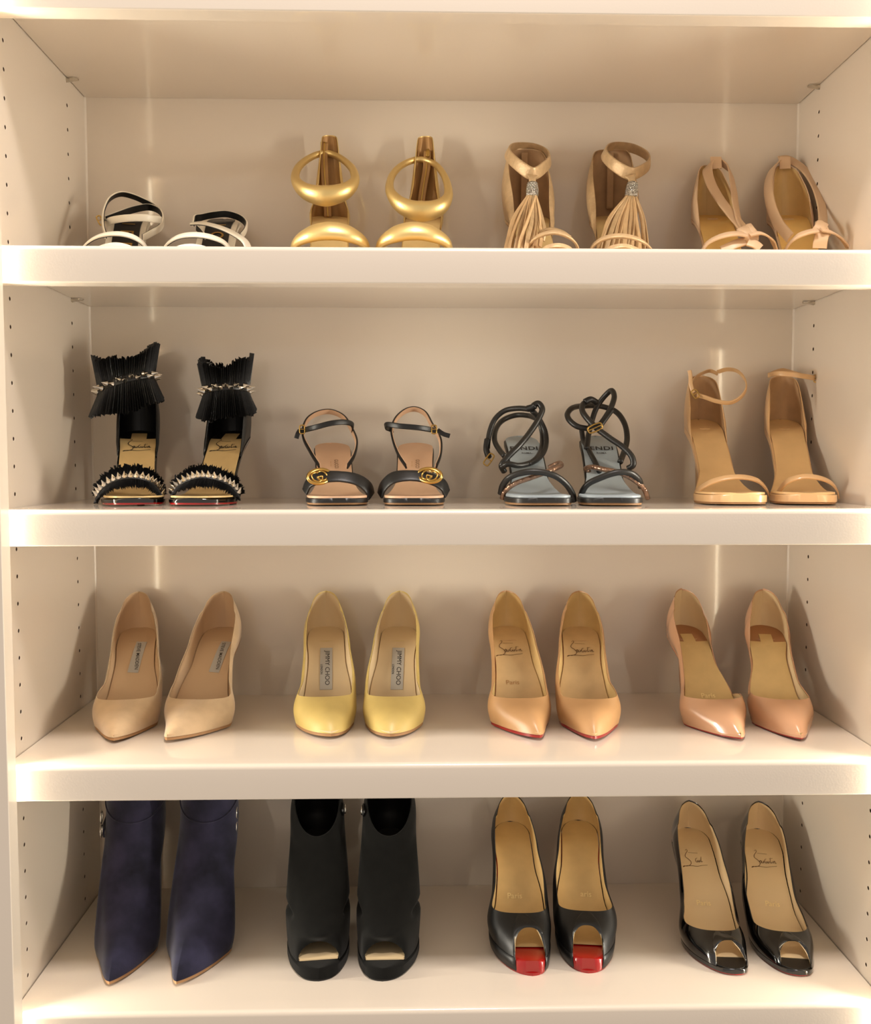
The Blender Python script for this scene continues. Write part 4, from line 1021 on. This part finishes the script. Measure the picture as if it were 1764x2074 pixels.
def tassel(toe, seat, label, md, collar, neck, fan, vamps, seed):
    s = Last('tassel_sandal', 'A', toe, seat, label, 'taupe tassel sandals', 'shoe', H=.106, L=.212, med=md, kind='round', plat=.0085, spring=.001, ball=.0385, waist=.0250, heelw=.0310, flare=True)
    s.base(GOLD_IN, TAUPE, SOLE_T, t_edge=.0050, t_out=.0028, ins_in=.0016)
    s.stiletto(TAUPE, RUBBER)
    h = [(.60, .0), (.66, .018), (.72, .042), (.80, .066), (.88, .082), (.95, .092), (1.0, .094)]
    s.counter(TAUPE, TAUPE_IN, .60, .60, (h, h), squeeze=.88, bulge=.006, N=54, M=14)
    V, F = sweep([(0.0, s.L-.0070, s.H+.012), (0, s.L-.0078, s.H+.045), (0, s.L-.0095, s.H+.088)], .009, .0010, normal=(0, -1, .1)); obj('zip_tape', V, F, TAUPE_IN, s.root)
    P = s.px(collar); w = [.0165, .0150, .0135, .0130, .0130, .0130, .0130, .0135, .0150, .0165]
    V, F = sweep(P, w, .0022, center=P.mean(0)+np.array([0, 0, -.010]), closed=True, n=10); obj('ankle_collar', V, F, TAUPE, s.root, angle=50)
    a, b_ = s.px(neck)
    V, F = sweep([P[0]+np.array([0, -.001, -.003]), (P[0]+a)/2+np.array([0, -.001, 0]), a], [.015, .009, .0085], .0030, normal=(0, -1, .3)); obj('tassel_neck', V, F, TAUPE, s.root)
    V, F = sweep([a, a*.5+b_*.5, b_], [.0145, .0165, .0165], [.0145, .0165, .0165], normal=(0, -1, .3), profile='round', n=4, nseg=14); cap = obj('glitter_cap', V, F, GLIT, s.root)
    rnd = random.Random(seed)
    for (x0, ym, x1, y1, dep) in fan:
        st = s.px([(neck[1][0]+x0, neck[1][1]-2, neck[1][2]+.001*x0*.05)])[0]; md_ = s.px([((neck[1][0]+x0*1.6+x1)/2+rnd.uniform(-4, 4), ym, (neck[1][2]+dep)/2+.004)])[0]; en = s.px([(x1, y1, dep)])[0]
        m2 = en*.7+md_*.3+np.array([rnd.uniform(-.002, .002), -.002, .002])
        nrm = unit(np.array([rnd.uniform(-1.6, 1.6), -1, .4]))
        V, F = sweep([st, md_, m2, en], [.0035, .0058, .0058, .0050], .0012, normal=nrm, n=6); obj('tassel_strip', V, F, TAUPE if rnd.random() < .55 else TAUPE_S, s.root, angle=50)
    for pts, w_ in vamps:
        P = s.px(pts); s.strap('vamp_strap', P, w_, .0020, TAUPE, center=vamp_c(P), lining=TAUPE_IN, local=True)
    return s
tassel((.1215, .080), (.1113, .27), 'taupe metallic tassel sandal, left one of its pair, tassel hanging to the left', 1,
       [(1078, 352, .204), (1050, 335, .212), (1028, 312, .236), (1034, 299, .264), (1055, 297, .286), (1080, 299, .287), (1104, 308, .272), (1114, 323, .246), (1104, 338, .222)],
       [(1078, 372, .197), (1078, 397, .193)],
       [(-8, 440, 1022, 512, .160), (-7, 445, 1030, 515, .150), (-6, 440, 1036, 512, .166), (-5, 448, 1042, 515, .145), (-4, 442, 1049, 514, .155), (-3, 450, 1055, 516, .140), (-2, 445, 1061, 514, .150), (-1, 448, 1066, 516, .142), (0, 442, 1072, 514, .152), (2, 450, 1077, 516, .138), (3, 446, 1064, 512, .134), (4, 452, 1084, 506, .146), (6, 446, 1094, 500, .152), (7, 440, 1100, 488, .165), (8, 438, 1090, 505, .158), (8, 440, 1050, 510, .136)],
       [([(1068, 510, .152), (1074, 492, .144), (1090, 478, .134), (1120, 470, .129), (1148, 477, .133), (1166, 492, .143), (1174, 512, .152)], .0085),
        ([(1078, 484, .172), (1090, 472, .164), (1112, 463, .158), (1136, 468, .152), (1154, 480, .146)], .0075),
        ([(1088, 514, .118), (1108, 501, .106), (1132, 497, .102), (1154, 503, .107), (1166, 514, .118)], .0080)], 3)
tassel((.2085, .080), (.2299, .27), 'taupe metallic tassel sandal, right one of its pair, tassel fanned over the vamp strap', -1,
       [(1276, 352, .204), (1246, 336, .212), (1224, 314, .236), (1230, 299, .264), (1252, 296, .286), (1280, 300, .287), (1306, 312, .272), (1316, 328, .246), (1304, 343, .222)],
       [(1281, 372, .197), (1278, 398, .193)],
       [(-8, 440, 1208, 508, .168), (-7, 445, 1218, 512, .164), (-6, 440, 1226, 512, .160), (-5, 448, 1234, 514, .158), (-4, 442, 1242, 514, .162), (-3, 450, 1249, 516, .158), (-2, 445, 1256, 514, .160), (-1, 448, 1262, 516, .156), (0, 442, 1268, 514, .158), (2, 450, 1275, 516, .156), (3, 446, 1282, 514, .160), (4, 452, 1289, 512, .158), (6, 446, 1296, 512, .160), (7, 440, 1304, 508, .164), (8, 438, 1311, 502, .168)],
       [([(1192, 512, .152), (1203, 495, .143), (1224, 482, .133), (1256, 477, .128), (1290, 483, .132), (1312, 496, .142), (1324, 512, .152)], .0095),
        ([(1218, 514, .118), (1238, 502, .106), (1264, 498, .102), (1290, 505, .108), (1304, 514, .118)], .0080)], 8)

def knot(toe, seat, label, md, straps, bands, knots, keeper, ends):
    s = Last('knotted_sandal', 'A', toe, seat, label, 'nude knotted strap sandals', 'shoe', H=.108, L=.212, med=md, kind='round', plat=.0085, spring=.001, ball=.0385, waist=.0245, heelw=.0265, flare=True)
    s.base(YEL_IN2, NUDE_K, SOLE_T, t_edge=.0050, t_out=.0028, ins_in=.0018)
    s.stiletto(NUDE_K, RUBBER, block=True, wide=.0085)
    h = [(.62, .0), (.70, .018), (.78, .040), (.86, .056), (.93, .068), (1.0, .072)]
    s.counter(NUDE_K, GOLD_IN, .62, .62, (h, h), squeeze=lambda q: .95 if q < .75 else .95+(.55-.95)*min(1, (q-.75)/.2), bulge=.003, N=54, M=12, back_lean=.001)
    for i, pts in enumerate(straps):
        P = s.px(pts); s.strap('ankle_strap', P, .0140, .0020, NUDE_K, center=np.array([0, .175, P[:, 2].mean()-.02]), local=True, normal=(.35, -1, .25) if md < 0 and i == 0 else None)
    for pts, w in bands:
        P = s.px(pts); s.strap('vamp_band', P, w, .0022, NUDE_K, center=vamp_c(P), local=True)
    for pts, w in knots:
        P = s.px(pts); s.strap('knot', P, w, .0040, NUDE_K, center=P.mean(0)+np.array([0, .012, -.006]), local=True)
    for pts, w in ends:
        P = s.px(pts); s.strap('knot_end', P, w, .0018, NUDE_K, center=P.mean(0)+np.array([0, .02, -.012]), local=True)
    P = s.px(keeper); s.strap('strap_keeper', P, .0155, .0016, NUDE_K, normal=(0, -1, .15), local=True)
    return s
knot((.3520, .080), (.3683, .27), 'nude sandal with a knotted vamp and crossed ankle straps, left one of its pair', 1,
     [[(1444, 326, .286), (1433, 340, .276), (1438, 366, .258), (1456, 400, .228), (1480, 432, .195), (1502, 458, .166), (1514, 472, .150)],
      [(1458, 326, .287), (1476, 342, .276), (1485, 376, .252), (1490, 415, .216), (1498, 448, .180), (1510, 468, .156)]],
     [([(1420, 512, .152), (1432, 493, .144), (1458, 479, .135), (1490, 473, .131), (1512, 476, .131)], .0130), ([(1518, 476, .130), (1540, 472, .130), (1562, 484, .138), (1569, 498, .146), (1574, 512, .152)], .0085)],
     [([(1503, 462, .146), (1517, 468, .138), (1522, 482, .134), (1515, 496, .138)], .0190), ([(1516, 456, .146), (1523, 466, .138), (1528, 480, .134)], .0070)],
     [(1450, 318, .2790), (1450, 328, .2775), (1451, 342, .2770)],
     [([(1508, 488, .134), (1488, 495, .133), (1462, 507, .136)], .0130), ([(1515, 490, .130), (1530, 495, .127), (1540, 503, .126)], .0130)])
knot((.4470, .080), (.4747, .27), 'nude sandal with a knotted vamp and arching ankle strap, right end of the top row', -1,
     [[(1578, 326, .286), (1596, 324, .288), (1626, 341, .274), (1650, 374, .246), (1663, 412, .212), (1667, 446, .178), (1664, 464, .154)],
      [(1580, 326, .287), (1564, 342, .276), (1556, 372, .256), (1560, 412, .228), (1576, 452, .192), (1600, 482, .158)]],
     [([(1588, 512, .152), (1598, 494, .144), (1616, 478, .135), (1640, 469, .131), (1656, 467, .130)], .0120), ([(1662, 465, .129), (1686, 471, .132), (1706, 486, .141), (1716, 500, .148), (1719, 512, .152)], .0105)],
     [([(1652, 474, .136), (1660, 463, .134), (1666, 452, .140)], .0150), ([(1658, 450, .146), (1668, 462, .136), (1674, 478, .132)], .0100)],
     [(1590, 318, .2790), (1590, 328, .2775), (1590, 342, .2770)],
     [([(1665, 474, .131), (1662, 488, .130), (1660, 503, .131)], .0170)])
